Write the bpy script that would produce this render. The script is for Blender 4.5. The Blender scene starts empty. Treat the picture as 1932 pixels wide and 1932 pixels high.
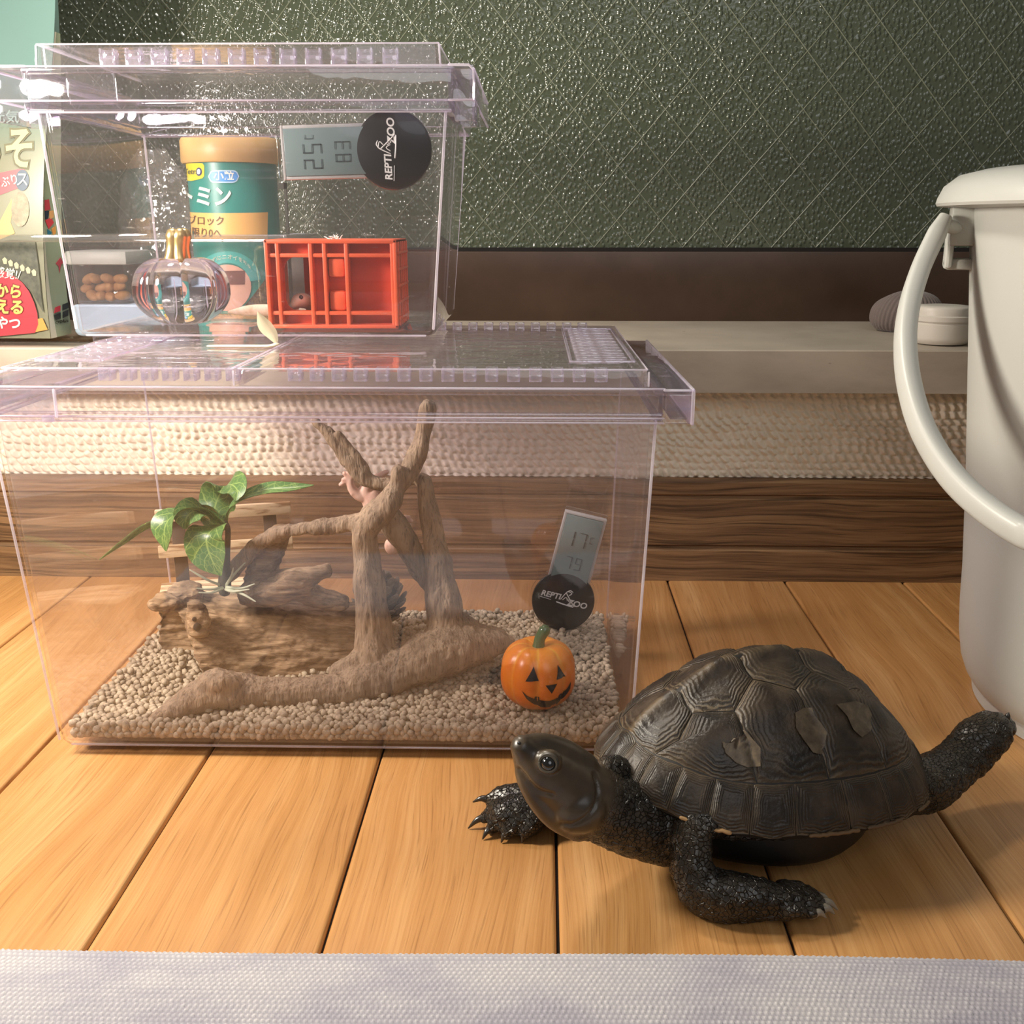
import bpy, bmesh, math, random
import numpy as np
from mathutils import Vector, Matrix, noise, bvhtree
random.seed(7)
S = bpy.context.scene
COL = S.collection
PI = math.pi
# ------------------------------------------------------------------ camera
F = 1937.0
PITCH = math.atan(546 / F)
YAW = math.atan(44 / F * math.cos(PITCH))
CAM = Vector((0, 0, 0.224))
FW = Vector((-math.sin(YAW) * math.cos(PITCH), math.cos(YAW) * math.cos(PITCH), -math.sin(PITCH)))
RT = Vector((math.cos(YAW), math.sin(YAW), 0))
UP = RT.cross(FW)
cd = bpy.data.cameras.new('camera')
cam = bpy.data.objects.new('camera', cd)
COL.objects.link(cam)
cd.sensor_width = 36
cd.lens = 36 * F / 1932
cd.clip_start = 0.01
cam.matrix_world = Matrix.Translation(CAM) @ Matrix((RT, UP, -FW)).transposed().to_4x4()
S.camera = cam
# ------------------------------------------------------------------ exposure, world, lights
S.view_settings.view_transform = 'Standard'
S.view_settings.look = 'None'
S.view_settings.gamma = 1
S.view_settings.use_curve_mapping = False
S.view_settings.exposure = 0.0
S.cycles.transparent_max_bounces = 40
S.cycles.max_bounces = 8
S.cycles.diffuse_bounces = 3
S.cycles.transmission_bounces = 10
S.cycles.glossy_bounces = 4
S.cycles.blur_glossy = 0.6
S.cycles.adaptive_threshold = 0.06
w = bpy.data.worlds.new('room_glow')
S.world = w
w.use_nodes = True
w.node_tree.nodes['Background'].inputs[0].default_value = (1.0, 0.93, 0.85, 1)
w.node_tree.nodes['Background'].inputs[1].default_value = 0.17


def area(name, loc, target, size, power, col=(1, 1, 1), shape='DISK', size_y=None):
    l = bpy.data.lights.new(name, 'AREA')
    l.shape = shape
    l.size = size
    if size_y:
        l.size_y = size_y
    l.energy = power
    l.color = col
    o = bpy.data.objects.new(name, l)
    COL.objects.link(o)
    o.location = loc
    o.rotation_euler = (Vector(target) - Vector(loc)).to_track_quat('-Z', 'Y').to_euler()
    return o


area('desk_lamp_light', (-0.20, 0.55, 0.53), (-0.02, 0.40, 0.0), 0.09, 2.0, (1.0, 0.92, 0.80))
area('shelf_lamp_light', (-0.38, 0.33, 0.30), (0.0, 0.48, 0.06), 0.09, 3.6, (1.0, 0.91, 0.77))
area('window_daylight', (0.35, -1.1, 1.3), (0.05, 0.4, 0.05), 1.3, 7.0, (0.93, 0.96, 1.0))


# ------------------------------------------------------------------ helpers
def at(px, py, x=None, y=None, z=None):
    """point of the room seen at a pixel of the photograph, at a known x, y or z"""
    d = FW + RT * ((px - 966) / F) - UP * ((py - 966) / F)
    i, v = (0, x) if x is not None else (1, y) if y is not None else (2, z)
    return CAM + d * ((v - CAM[i]) / d[i])


def lin(c):
    if isinstance(c, str):
        c = [int(c[i:i + 2], 16) / 255 for i in (0, 2, 4)]
    return tuple(x / 12.92 if x <= 0.04045 else ((x + 0.055) / 1.055) ** 2.4 for x in c) + (1.0,)


class M_:
    """small node-tree writer"""

    def __init__(s, name):
        s.m = bpy.data.materials.new(name)
        s.m.use_nodes = True
        s.nt = s.m.node_tree
        s.nt.nodes.clear()
        s.out = s.nt.nodes.new('ShaderNodeOutputMaterial')

    def n(s, typ, ins=None, **props):
        nd = s.nt.nodes.new('ShaderNode' + typ)
        for k, v in props.items():
            setattr(nd, k, v)
        for k, v in (ins or {}).items():
            sock = nd.inputs[k]
            if isinstance(v, bpy.types.NodeSocket):
                s.nt.links.new(v, sock)
            else:
                sock.default_value = v
        return nd

    def coord(s, kind='Object', scale=(1, 1, 1), rot=(0, 0, 0), loc=(0, 0, 0)):
        t = s.n('TexCoord')
        return s.n('Mapping', {'Vector': t.outputs[kind], 'Scale': scale, 'Rotation': rot, 'Location': loc}).outputs[0]

    def ramp(s, fac, stops, interp='LINEAR'):
        r = s.n('ValToRGB', {'Fac': fac})
        r.color_ramp.interpolation = interp
        e = r.color_ramp.elements
        while len(e) < len(stops):
            e.new(0.5)
        for el, (p, c) in zip(e, stops):
            el.position = p
            el.color = c if len(c) == 4 else tuple(c) + (1,)
        return r.outputs[0]

    def math(s, op, a, b=0.0, c=0.0, clamp=False):
        nd = s.n('Math', operation=op, use_clamp=clamp)
        for i, v in enumerate((a, b, c)):
            if isinstance(v, bpy.types.NodeSocket):
                s.nt.links.new(v, nd.inputs[i])
            else:
                nd.inputs[i].default_value = v
        return nd.outputs[0]

    def mix(s, fac, a, b, blend='MIX'):
        nd = s.n('Mix', data_type='RGBA', blend_type=blend)
        for i, v in ((0, fac), (6, a), (7, b)):
            if isinstance(v, bpy.types.NodeSocket):
                s.nt.links.new(v, nd.inputs[i])
            else:
                nd.inputs[i].default_value = v
        return nd.outputs[2]

    def bump(s, h, strength=0.5, dist=0.001, normal=None):
        ins = {'Height': h, 'Strength': strength, 'Distance': dist}
        if normal:
            ins['Normal'] = normal
        return s.n('Bump', ins).outputs[0]

    def bsdf(s, **k):
        names = dict(color='Base Color', rough='Roughness', metal='Metallic', normal='Normal', trans='Transmission Weight', ior='IOR',
                     spec='Specular IOR Level', coat='Coat Weight', coat_rough='Coat Roughness', sss='Subsurface Weight', sheen='Sheen Weight', alpha='Alpha', emit='Emission Color', emits='Emission Strength')
        b = s.n('BsdfPrincipled', {names[a]: v for a, v in k.items()})
        s.nt.links.new(b.outputs[0], s.out.inputs[0])
        return b

    def surf(s, sock):
        s.nt.links.new(sock, s.out.inputs[0])


def plain(name, col, rough=0.5, **k):
    m = M_(name)
    m.bsdf(color=lin(col), rough=rough, **k)
    return m.m


def speckled(name, cols, scale, rough=0.6, bump=0.3, dist=0.0005, detail=6, stretch=(1, 1, 1), **k):
    m = M_(name)
    co = m.coord('Object', stretch)
    nz = m.n('TexNoise', {'Vector': co, 'Scale': scale, 'Detail': detail, 'Roughness': 0.62})
    n = len(cols)
    c = m.ramp(nz.outputs[0], [(0.28 + 0.44 * i / max(1, n - 1), lin(x)) for i, x in enumerate(cols)])
    m.bsdf(color=c, rough=rough, normal=m.bump(nz.outputs[0], bump, dist), **k)
    return m.m


class MB:
    def __init__(s):
        s.v, s.f, s.mi = [], [], []
        s.cur = 0

    def add(s, v, f):
        b = len(s.v)
        s.v += [Vector(p) for p in v]
        s.f += [tuple(i + b for i in q) for q in f]
        s.mi += [s.cur] * len(f)
        return s

    def box(s, x0, x1, y0, y1, z0, z1, bev=0.0, mat=None):
        if bev:
            v, f = rbox(x0, x1, y0, y1, z0, z1, bev)
        else:
            v = [(x, y, z) for z in (z0, z1) for y in (y0, y1) for x in (x0, x1)]
            f = [(0, 2, 3, 1), (4, 5, 7, 6), (0, 1, 5, 4), (2, 6, 7, 3), (0, 4, 6, 2), (1, 3, 7, 5)]
        if mat is not None:
            v = [mat @ Vector(p) for p in v]
        return s.add(v, f)

    def rings(s, rings, cap0=True, cap1=True, closed=True):
        n = len(rings[0])
        v = [p for r in rings for p in r]
        f = []
        for i in range(len(rings) - 1):
            for j in range(n if closed else n - 1):
                k = (j + 1) % n
                f.append((i * n + j, i * n + k, (i + 1) * n + k, (i + 1) * n + j))
        if cap0:
            f.append(tuple(range(n - 1, -1, -1)))
        if cap1:
            f.append(tuple((len(rings) - 1) * n + j for j in range(n)))
        return s.add(v, f)

    def tube(s, pts, rad, n=10, sub=0, flat=1.0, upv=(0, 0, 1)):
        v, f = tube(pts, rad, n, sub, flat, upv)
        return s.add(v, f)

    def lathe(s, prof, n=48, c=(0, 0, 0), a0=0.0, a1=2 * PI):
        full = abs(a1 - a0 - 2 * PI) < 1e-6
        m = n if full else n + 1
        rg = [[(c[0] + r * math.cos(a0 + (a1 - a0) * j / n), c[1] + r * math.sin(a0 + (a1 - a0) * j / n), c[2] + z) for j in range(m)] for r, z in prof]
        return s.rings(rg, cap0=full and prof[0][0] > 1e-9, cap1=full and prof[-1][0] > 1e-9, closed=full)

    def build(s, name, mats, parent=None, smooth=True, angle=40):
        me = bpy.data.meshes.new(name)
        me.from_pydata([tuple(p) for p in s.v], [], s.f)
        mats = mats if isinstance(mats, (list, tuple)) else [mats]
        for m in mats:
            me.materials.append(m)
        if len(mats) > 1:
            me.polygons.foreach_set('material_index', s.mi)
        me.validate()
        bm = bmesh.new()
        bm.from_mesh(me)
        bmesh.ops.recalc_face_normals(bm, faces=bm.faces)
        bm.to_mesh(me)
        bm.free()
        if smooth:
            me.polygons.foreach_set('use_smooth', [True] * len(me.polygons))
            if angle < 180:
                me.set_sharp_from_angle(angle=math.radians(angle))
        return link(name, me, parent)


def link(name, me, parent=None):
    o = bpy.data.objects.new(name, me)
    COL.objects.link(o)
    if parent:
        o.parent = parent
        o.matrix_parent_inverse = wm(parent).inverted()
    return o


def wm(o):
    m = o.matrix_basis.copy()
    return m if o.parent is None else wm(o.parent) @ o.matrix_parent_inverse @ m


def rbox(x0, x1, y0, y1, z0, z1, b, seg=2):
    bm = bmesh.new()
    r = bmesh.ops.create_cube(bm, size=1)
    for q in bm.verts:
        q.co = Vector((x0 + (q.co.x + .5) * (x1 - x0), y0 + (q.co.y + .5) * (y1 - y0), z0 + (q.co.z + .5) * (z1 - z0)))
    bmesh.ops.bevel(bm, geom=list(bm.edges), offset=b, segments=seg, profile=0.5, affect='EDGES')
    bm.verts.index_update()
    v = [q.co.copy() for q in bm.verts]
    f = [tuple(q.index for q in p.verts) for p in bm.faces]
    bm.free()
    return v, f


def spline(pts, sub):
    """Catmull-Rom through rows of numbers"""
    P = [np.array(p, float) for p in pts]
    if sub <= 0 or len(P) < 3:
        return P
    Q = [2 * P[0] - P[1]] + P + [2 * P[-1] - P[-2]]
    out = []
    for i in range(1, len(Q) - 2):
        for k in range(sub):
            t = k / sub
            a, b, c, d = Q[i - 1:i + 3]
            out.append(0.5 * (2 * b + (c - a) * t + (2 * a - 5 * b + 4 * c - d) * t * t + (3 * b - a - 3 * c + d) * t ** 3))
    out.append(P[-1])
    return out


def tube(pts, rad, n=10, sub=0, flat=1.0, upv=(0, 0, 1), round_ends=True):
    if not isinstance(rad, (list, tuple)):
        rad = [rad] * len(pts)
    R = spline([list(p) + [r] for p, r in zip(pts, rad)], sub)
    P = [Vector(q[:3]) for q in R]
    rr = [max(1e-5, float(q[3])) for q in R]
    t0, t1 = (P[1] - P[0]).normalized(), (P[-1] - P[-2]).normalized()
    if round_ends:
        a, b = P[0].copy(), P[-1].copy()
        P = [a - t0 * rr[0] * k for k in (0.95, 0.7)] + P + [b + t1 * rr[-1] * k for k in (0.7, 0.95)]
        rr = [rr[0] * 0.3, rr[0] * 0.72] + rr + [rr[-1] * 0.72, rr[-1] * 0.3]
    rings = []
    side = None
    for i, p in enumerate(P):
        t = (P[min(i + 1, len(P) - 1)] - P[max(i - 1, 0)]).normalized()
        if side is None:
            u = Vector(upv)
            side = t.cross(u)
            if side.length < 1e-3:
                side = t.cross(Vector((1, 0.3, 0)))
        side = (side - t * side.dot(t)).normalized()
        up = side.cross(t).normalized()
        rings.append([p + side * (rr[i] * math.cos(2 * PI * j / n)) + up * (rr[i] * flat * math.sin(2 * PI * j / n)) for j in range(n)])
    m = MB()
    m.rings(rings)
    return m.v, m.f


def ball(c, r, seg=16, rings=10, mat=None):
    """ellipsoid: r is a number or three"""
    r = (r, r, r) if not isinstance(r, (tuple, list)) else r
    m = MB()
    rg = []
    for i in range(1, rings):
        a = PI * i / rings
        rg.append([Vector((r[0] * math.sin(a) * math.cos(2 * PI * j / seg), r[1] * math.sin(a) * math.sin(2 * PI * j / seg), r[2] * math.cos(a))) for j in range(seg)])
    m.rings(rg)
    v = [(mat @ p if mat else p) + Vector(c) for p in m.v]
    return v, m.f


def fuse(name, pieces, voxel, mat, parent=None, smooth=4, disp=None):
    """weld closed pieces into ONE continuous surface"""
    mb = MB()
    for v, f in pieces:
        mb.add(v, f)
    o = mb.build(name + '_raw', mat)
    md = o.modifiers.new('r', 'REMESH')
    md.mode = 'VOXEL'
    md.voxel_size = voxel
    if smooth:
        sm = o.modifiers.new('s', 'SMOOTH')
        sm.iterations = smooth
        sm.factor = 0.5
    dg = bpy.context.evaluated_depsgraph_get()
    me = bpy.data.meshes.new_from_object(o.evaluated_get(dg))
    old = o.data
    bpy.data.objects.remove(o)
    bpy.data.meshes.remove(old)
    me.name = name
    if disp:
        n = len(me.vertices)
        co = np.empty(n * 3)
        me.vertices.foreach_get('co', co)
        co = co.reshape(n, 3)
        no = np.array([tuple(q.normal) for q in me.vertices])
        co += disp(co, no)
        me.vertices.foreach_set('co', co.ravel())
        me.update()
    me.materials.clear()
    me.materials.append(mat)
    me.polygons.foreach_set('use_smooth', [True] * len(me.polygons))
    return link(name, me, parent)


def tag(o, label=None, cat=None, group=None, kind=None):
    for k, v in (('label', label), ('category', cat), ('group', group), ('kind', kind)):
        if v:
            o[k] = v
    return o


def thing(name, loc, label, cat, group=None, rz=0.0):
    o = bpy.data.objects.new(name, None)
    o.empty_display_size = 0.01
    COL.objects.link(o)
    o.location = loc
    o.rotation_euler = (0, 0, rz)
    return tag(o, label, cat, group)


def dup(o, parent):
    c = o.copy()
    COL.objects.link(c)
    if parent:
        c.parent = parent
    return c


def rrect(x0, x1, y0, y1, r, z, seg=5):
    out = []
    for cx, cy, a in ((x1 - r, y1 - r, 0), (x0 + r, y1 - r, PI / 2), (x0 + r, y0 + r, PI), (x1 - r, y0 + r, 1.5 * PI)):
        for k in range(seg + 1):
            t = a + PI / 2 * k / seg
            out.append(Vector((cx + r * math.cos(t), cy + r * math.sin(t), z)))
    return out


def prism(poly, fn, d):
    """flat outline (u,v) raised by d; fn maps (u,v,h) to a point"""
    n = len(poly)
    v = [fn(a, b, 0) for a, b in poly] + [fn(a, b, d) for a, b in poly]
    f = [tuple(range(n - 1, -1, -1)), tuple(range(n, 2 * n))] + [(i, (i + 1) % n, n + (i + 1) % n, n + i) for i in range(n)]
    return v, f


def text_mesh(s, size, mat, name, parent, M, extrude=0.0001, align='CENTER', shear=0.0, bold=0.0, fn=None, squeeze=1.0):
    c = bpy.data.curves.new(name, 'FONT')
    c.body = s
    c.size = size
    c.extrude = extrude
    c.align_x = align
    c.align_y = 'CENTER'
    c.shear = shear
    c.offset = bold
    c.resolution_u = 3
    o = bpy.data.objects.new(name, c)
    COL.objects.link(o)
    dg = bpy.context.evaluated_depsgraph_get()
    me = bpy.data.meshes.new_from_object(o.evaluated_get(dg))
    bpy.data.objects.remove(o)
    bpy.data.curves.remove(c)
    for q in me.vertices:
        q.co.x *= squeeze
        q.co = fn(q.co) if fn else M @ q.co
    me.materials.clear()
    me.materials.append(mat)
    me.name = name
    return link(name, me, parent)
# ------------------------------------------------------------------ materials of the setting
def floor_wood():
    m = M_('floor_wood')
    oi = m.n('ObjectInfo')
    t = m.n('TexCoord')
    off = m.n('CombineXYZ', {'X': m.math('MULTIPLY', oi.outputs['Random'], 3.0), 'Y': m.math('MULTIPLY', oi.outputs['Random'], 17.0)})
    p = m.n('VectorMath', {0: t.outputs['Object'], 1: off.outputs[0]}, operation='ADD').outputs[0]
    wob = m.n('TexNoise', {'Vector': m.n('Mapping', {'Vector': p, 'Scale': (6, 2.2, 6)}).outputs[0], 'Scale': 2.0, 'Detail': 2})
    p2 = m.n('VectorMath', {0: p, 1: m.n('VectorMath', {0: wob.outputs[1], 'Scale': 0.03}, operation='SCALE').outputs[0]}, operation='ADD').outputs[0]
    broad = m.n('TexNoise', {'Vector': m.n('Mapping', {'Vector': p2, 'Scale': (46, 2.6, 10)}).outputs[0], 'Scale': 2.0, 'Detail': 4, 'Roughness': 0.55})
    fine = m.n('TexNoise', {'Vector': m.n('Mapping', {'Vector': p2, 'Scale': (1000, 14, 50)}).outputs[0], 'Scale': 1.0, 'Detail': 3, 'Roughness': 0.6})
    pores = m.n('TexNoise', {'Vector': m.n('Mapping', {'Vector': p2, 'Scale': (1500, 30, 80)}).outputs[0], 'Scale': 1.0, 'Detail': 2})
    c = m.ramp(broad.outputs[0], [(0.25, lin('aa7b48')), (0.50, lin('b98954')), (0.75, lin('c79b67'))])
    c = m.mix(m.math('MULTIPLY', m.ramp(fine.outputs[0], [(0.36, (1, 1, 1)), (0.60, (0, 0, 0))]), 0.34), c, lin('96622f'))
    c = m.mix(m.math('MULTIPLY', m.ramp(pores.outputs[0], [(0.30, (1, 1, 1)), (0.42, (0, 0, 0))]), 0.40), c, lin('6b4422'))
    c = m.mix(m.math('MULTIPLY', oi.outputs['Random'], 0.22), c, lin('a4672f'))
    b = m.bump(m.math('ADD', m.math('MULTIPLY', fine.outputs[0], 0.6), pores.outputs[0]), 0.22, 0.0003)
    rg = m.n('TexNoise', {'Vector': t.outputs['Object'], 'Scale': 25.0, 'Detail': 5})
    m.bsdf(color=c, rough=m.math('MULTIPLY_ADD', rg.outputs[0], 0.22, 0.25), normal=b, spec=0.45)
    return m.m


def base_wood():
    m = M_('baseboard_wood')
    co = m.coord('Object')
    wob = m.n('TexNoise', {'Vector': co, 'Scale': 7.0, 'Detail': 2})
    p2 = m.n('VectorMath', {0: co, 1: m.n('VectorMath', {0: wob.outputs[1], 'Scale': 0.016}, operation='SCALE').outputs[0]}, operation='ADD').outputs[0]
    g = m.n('TexNoise', {'Vector': m.n('Mapping', {'Vector': p2, 'Scale': (5, 40, 170)}).outputs[0], 'Scale': 1.5, 'Detail': 5, 'Roughness': 0.62})
    g2 = m.n('TexNoise', {'Vector': m.n('Mapping', {'Vector': p2, 'Scale': (14, 80, 620)}).outputs[0], 'Scale': 1.0, 'Detail': 3})
    c = m.ramp(g.outputs[0], [(0.3, lin('4c3622')), (0.5, lin('7c5e40')), (0.68, lin('967652'))])
    c = m.mix(m.math('MULTIPLY', m.ramp(g2.outputs[0], [(0.34, (1, 1, 1)), (0.47, (0, 0, 0))]), 0.7), c, lin('362514'))
    m.bsdf(color=c, rough=0.5, normal=m.bump(m.math('ADD', g.outputs[0], g2.outputs[0]), 0.4, 0.0006))
    return m.m


def wall_paper():
    m = M_('woven_wallpaper')
    m.bsdf(color=lin('ece2ce'), rough=0.85, normal=m.bump(m.n('TexNoise', {'Vector': m.coord('Object'), 'Scale': 1500.0, 'Detail': 3}).outputs[0], 0.3, 0.0003))
    return m.m


def painted_sill():
    m = M_('sill_paint')
    co = m.coord('Object', (1, 1, 3))
    a = m.n('TexNoise', {'Vector': co, 'Scale': 18.0, 'Detail': 6, 'Roughness': 0.6})
    sp = m.n('TexVoronoi', {'Vector': co, 'Scale': 55.0, 'Randomness': 1.0})
    c = m.ramp(a.outputs[0], [(0.3, lin('a3988a')), (0.6, lin('b5aa9a'))])
    c = m.mix(m.math('MULTIPLY', m.ramp(sp.outputs[0], [(0.03, (1, 1, 1)), (0.07, (0, 0, 0))]), m.math('MULTIPLY', m.math('GREATER_THAN', a.outputs[0], 0.52), 0.6)), c, lin('5a4030'))
    m.bsdf(color=c, rough=0.5, normal=m.bump(a.outputs[0], 0.15, 0.001))
    return m.m


def figured_glass():
    m = M_('figured_glass')
    co = m.coord('Object')
    v = m.n('TexVoronoi', {'Vector': m.n('Mapping', {'Vector': co, 'Scale': (1, 1, 0.75)}).outputs[0], 'Scale': 360.0, 'Randomness': 1.0}, feature='SMOOTH_F1')
    v.inputs['Smoothness'].default_value = 0.5
    nz = m.n('TexNoise', {'Vector': co, 'Scale': 380.0, 'Detail': 2})
    h = m.math('ADD', m.ramp(v.outputs[0], [(0.12, (1, 1, 1)), (0.62, (0, 0, 0))], 'EASE'), m.math('MULTIPLY', nz.outputs[0], 0.25))
    m.bsdf(color=lin('4a5140'), rough=0.13, spec=0.7, normal=m.bump(h, 0.8, 0.0008))
    return m.m


WOOD, BASE, PAPER, SILL, FIG = floor_wood(), base_wood(), wall_paper(), painted_sill(), figured_glass()
SASH = speckled('bronze_sash', ['3d2d21', '4a372a'], 30, 0.34, 0.05, 0.0005, metal=0.2)
DARKGAP = plain('dark_gap', '140e0a', 0.9)

# ------------------------------------------------------------------ floor of separate planks
YW = 0.632                                                     # wall plane
fl = MB().box(-0.75, 0.75, -0.45, 0.66, -0.03, -0.0022).build('floor', plain('subfloor', '1d120a', 0.9))
tag(fl, kind='structure')
PW = 0.07575
b_ = MB()
gp = 0.00055
b_.rings([[(x, y, z) for x, z in ((gp, -0.012), (gp, -0.0009), (gp + 0.0007, -0.0001), (gp + 0.0016, 0), (PW - gp - 0.0016, 0), (PW - gp - 0.0007, -0.0001), (PW - gp, -0.0009), (PW - gp, -0.012))] for y in (-0.40, 0.64)])
pl0 = b_.build('plank', WOOD, fl, angle=60)
for k in range(-9, 9):
    p = pl0 if k == -9 else dup(pl0, fl)
    p.location = (0.0087 + PW * k - 0.277 * 0.0085, 0, 0)
    p.rotation_euler = (0, 0, -0.0085)

# ------------------------------------------------------------------ baseboard, papered wall, sill, window
yb = YW
prof = [(yb + .01, 0.0), (yb, 0.0), (yb, 0.0205), (yb + .0022, 0.0222), (yb + .0022, 0.0232), (yb + .0004, 0.0245), (yb + .0004, 0.0545), (yb + .0022, 0.056), (yb + .0022, 0.0568), (yb + .0004, 0.058),
        (yb + .0004, 0.0655), (yb + .003, 0.0682), (yb + .01, 0.0682)]
tag(MB().rings([[(x, y, z) for y, z in prof] for x in (-0.75, 0.75)]).build('baseboard_back', BASE, angle=20), kind='structure')


def weave_wall():
    """papered strip under the sill: woven cord relief as real geometry"""
    x0, x1, z0, z1 = -0.40, 0.32, 0.066, 0.1262
    st = 0.0006
    nx, nz = int((x1 - x0) / st), int((z1 - z0) / st)
    X, Z = np.meshgrid(np.linspace(x0, x1, nx), np.linspace(z0, z1, nz))
    rs = np.random.RandomState(3)

    def vn(sx, sz, seed):
        r = np.random.RandomState(seed).rand(90, 400)
        gx, gz = (X - x0) / sx, (Z - z0) / sz
        i, j = gx.astype(int), gz.astype(int)
        fx, fz = gx - i, gz - j
        fx, fz = fx * fx * (3 - 2 * fx), fz * fz * (3 - 2 * fz)
        i, j = i % 398, j % 88
        return (r[j, i] * (1 - fx) + r[j, i + 1] * fx) * (1 - fz) + (r[j + 1, i] * (1 - fx) + r[j + 1, i + 1] * fx) * fz
    px_, pz_ = 0.0058, 0.0047                                   # cord spacing
    jx, jz = vn(0.02, 0.008, 1) * 0.9, vn(0.03, 0.010, 2) * 0.7
    row = np.floor(Z / pz_ + jz)
    u = (X / px_ + jx * 0.6 + rs.rand(200)[(row.astype(int)) % 200])
    dz = Z / pz_ + jz - row - 0.5
    du = u - np.floor(u) - 0.5
    sl = du * 0.9 + dz * 0.42                                   # slanted stitches
    h = np.sqrt(np.clip(1 - (dz * 2.0) ** 2, 0, 1)) * (0.45 + 0.55 * np.cos(sl * 2 * PI))
    h = h * (0.5 + 0.9 * vn(0.006, 0.004, 4)) + 0.35 * vn(0.0022, 0.0018, 5)
    Y = YW + 0.0066 - 0.0026 * h
    v = np.stack([X, Y, Z], -1).reshape(-1, 3)
    idx = np.arange(nx * nz).reshape(nz, nx)
    f = np.stack([idx[:-1, :-1], idx[:-1, 1:], idx[1:, 1:], idx[1:, :-1]], -1).reshape(-1, 4)
    me = bpy.data.meshes.new('wall_back')
    me.vertices.add(len(v))
    me.vertices.foreach_set('co', v.ravel())
    me.loops.add(f.size)
    me.loops.foreach_set('vertex_index', f.ravel())
    me.polygons.add(len(f))
    me.polygons.foreach_set('loop_start', np.arange(0, f.size, 4))
    me.update(calc_edges=True)
    me.polygons.foreach_set('use_smooth', [True] * len(f))
    me.materials.append(PAPER)
    return link('wall_back', me)


wb = tag(weave_wall(), kind='structure')
MB().box(-0.75, 0.75, YW + 0.008, YW + 0.03, 0.0, 0.1255).build('wall_core', PAPER, wb)
MB().box(-0.75, -0.39, YW + 0.005, YW + 0.03, 0.06, 0.1255).build('wall_side', PAPER, wb)
sl_ = MB()
sl_.rings([[(x, y, z) for y, z in ((0.622, 0.1245), (0.622, 0.1497), (0.6228, 0.1505), (0.785, 0.1532), (0.80, 0.1532), (0.80, 0.1245))] for x in (-0.75, 0.75)])
tag(sl_.build('trim_1', SILL, angle=25), kind='structure')

win = bpy.data.objects.new('window_1', None)
COL.objects.link(win)
win.location = (0, 0.79, 0.153)
tag(win, kind='structure')
MB().box(-0.75, 0.75, 0.78, 0.80, 0.1528, 0.2035, 0.0008).build('sash_rail', SASH, win)
MB().box(-0.75, 0.75, 0.786, 0.80, 0.2035, 0.2062).build('glazing_gasket', DARKGAP, win)
MB().box(-0.75, 0.75, 0.790, 0.796, 0.2062, 0.95).build('pane', FIG, win)
WIRE = plain('glass_wire', '7a7f6c', 0.4, spec=0.5)
wx0, wx1, wz0, wz1 = -0.42, 0.42, 0.2062, 0.46
sp = 0.0328
wire_me = {}
for sgn in (-1, 1):
    sl2 = 1.17
    ln = (wz1 - wz0) / sl2
    mb = MB().tube([(0, 0, 0), (sgn * ln, 0, wz1 - wz0)], 0.0004, 5)
    first = True
    k0 = int((wx0 - ln) / sp) - 1
    for k in range(k0, int((wx1 + ln) / sp) + 2):
        x = k * sp + 0.011
        lo, hi = min(x, x + sgn * ln), max(x, x + sgn * ln)
        if hi < wx0 or lo > wx1:
            continue
        if first:
            wo = mb.build('wire', WIRE, win)
            first = False
        else:
            wo = dup(wo, win)
        wo.location = (x, 0.7899, wz0)
        wo.matrix_parent_inverse = wm(win).inverted()
# ------------------------------------------------------------------ clear plastics and glass
def clear(name, tint='fefdff', edge='f2eef7', f0=0.045, haze=0.0, rough=0.03, scratch=False, bump=0.0, bscale=80, power=4.0, hazec='e8e2da'):
    """thin clear plastic: straight-through light, mirror-like reflection that grows at grazing angles, a little dusty haze"""
    m = M_(name)
    g = m.n('NewGeometry')
    c = m.math('ABSOLUTE', m.n('VectorMath', {0: g.outputs['Normal'], 1: g.outputs['Incoming']}, operation='DOT_PRODUCT').outputs['Value'])
    inv = m.math('SUBTRACT', 1.0, c, clamp=True)
    fr = m.math('MULTIPLY_ADD', m.math('POWER', inv, 5.0), 1 - f0, f0, clamp=True)
    tr = m.n('BsdfTransparent', {'Color': m.mix(m.math('POWER', inv, power), lin(tint), lin(edge))})
    gl = {'Color': (1, 1, 1, 1), 'Roughness': rough}
    if bump:
        nz = m.n('TexNoise', {'Vector': m.coord('Object'), 'Scale': float(bscale), 'Detail': 1})
        gl['Normal'] = m.bump(nz.outputs[0], bump, 0.004)
    sh = m.n('MixShader', {0: fr, 1: tr.outputs[0], 2: m.n('BsdfAnisotropic', gl).outputs[0]})
    out = sh.outputs[0]
    if haze:
        co = m.coord('Object')
        n1 = m.n('TexNoise', {'Vector': co, 'Scale': 22.0, 'Detail': 2, 'Roughness': 0.6})
        fac = m.math('MULTIPLY', m.ramp(n1.outputs[0], [(0.3, (0.45,) * 3), (0.7, (1, 1, 1))]), haze)
        if scratch:
            n2 = m.n('TexNoise', {'Vector': m.n('Mapping', {'Vector': co, 'Scale': (90, 90, 900), 'Rotation': (0, 0.5, 0)}).outputs[0], 'Scale': 1.0, 'Detail': 1})
            n3 = m.n('TexNoise', {'Vector': co, 'Scale': 60.0, 'Detail': 1})
            sc = m.math('MULTIPLY', m.math('GREATER_THAN', n2.outputs[0], 0.74), m.math('GREATER_THAN', n3.outputs[0], 0.58))
            fac = m.math('ADD', fac, m.math('MULTIPLY', sc, 0.10))
        haze_film = m.n('MixShader', {0: 0.5, 1: m.n('BsdfDiffuse', {'Color': lin(hazec)}).outputs[0], 2: m.n('BsdfTranslucent', {'Color': lin(hazec)}).outputs[0]})
        out = m.n('MixShader', {0: fac, 1: out, 2: haze_film.outputs[0]}).outputs[0]
    m.surf(out)
    return m.m


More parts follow.
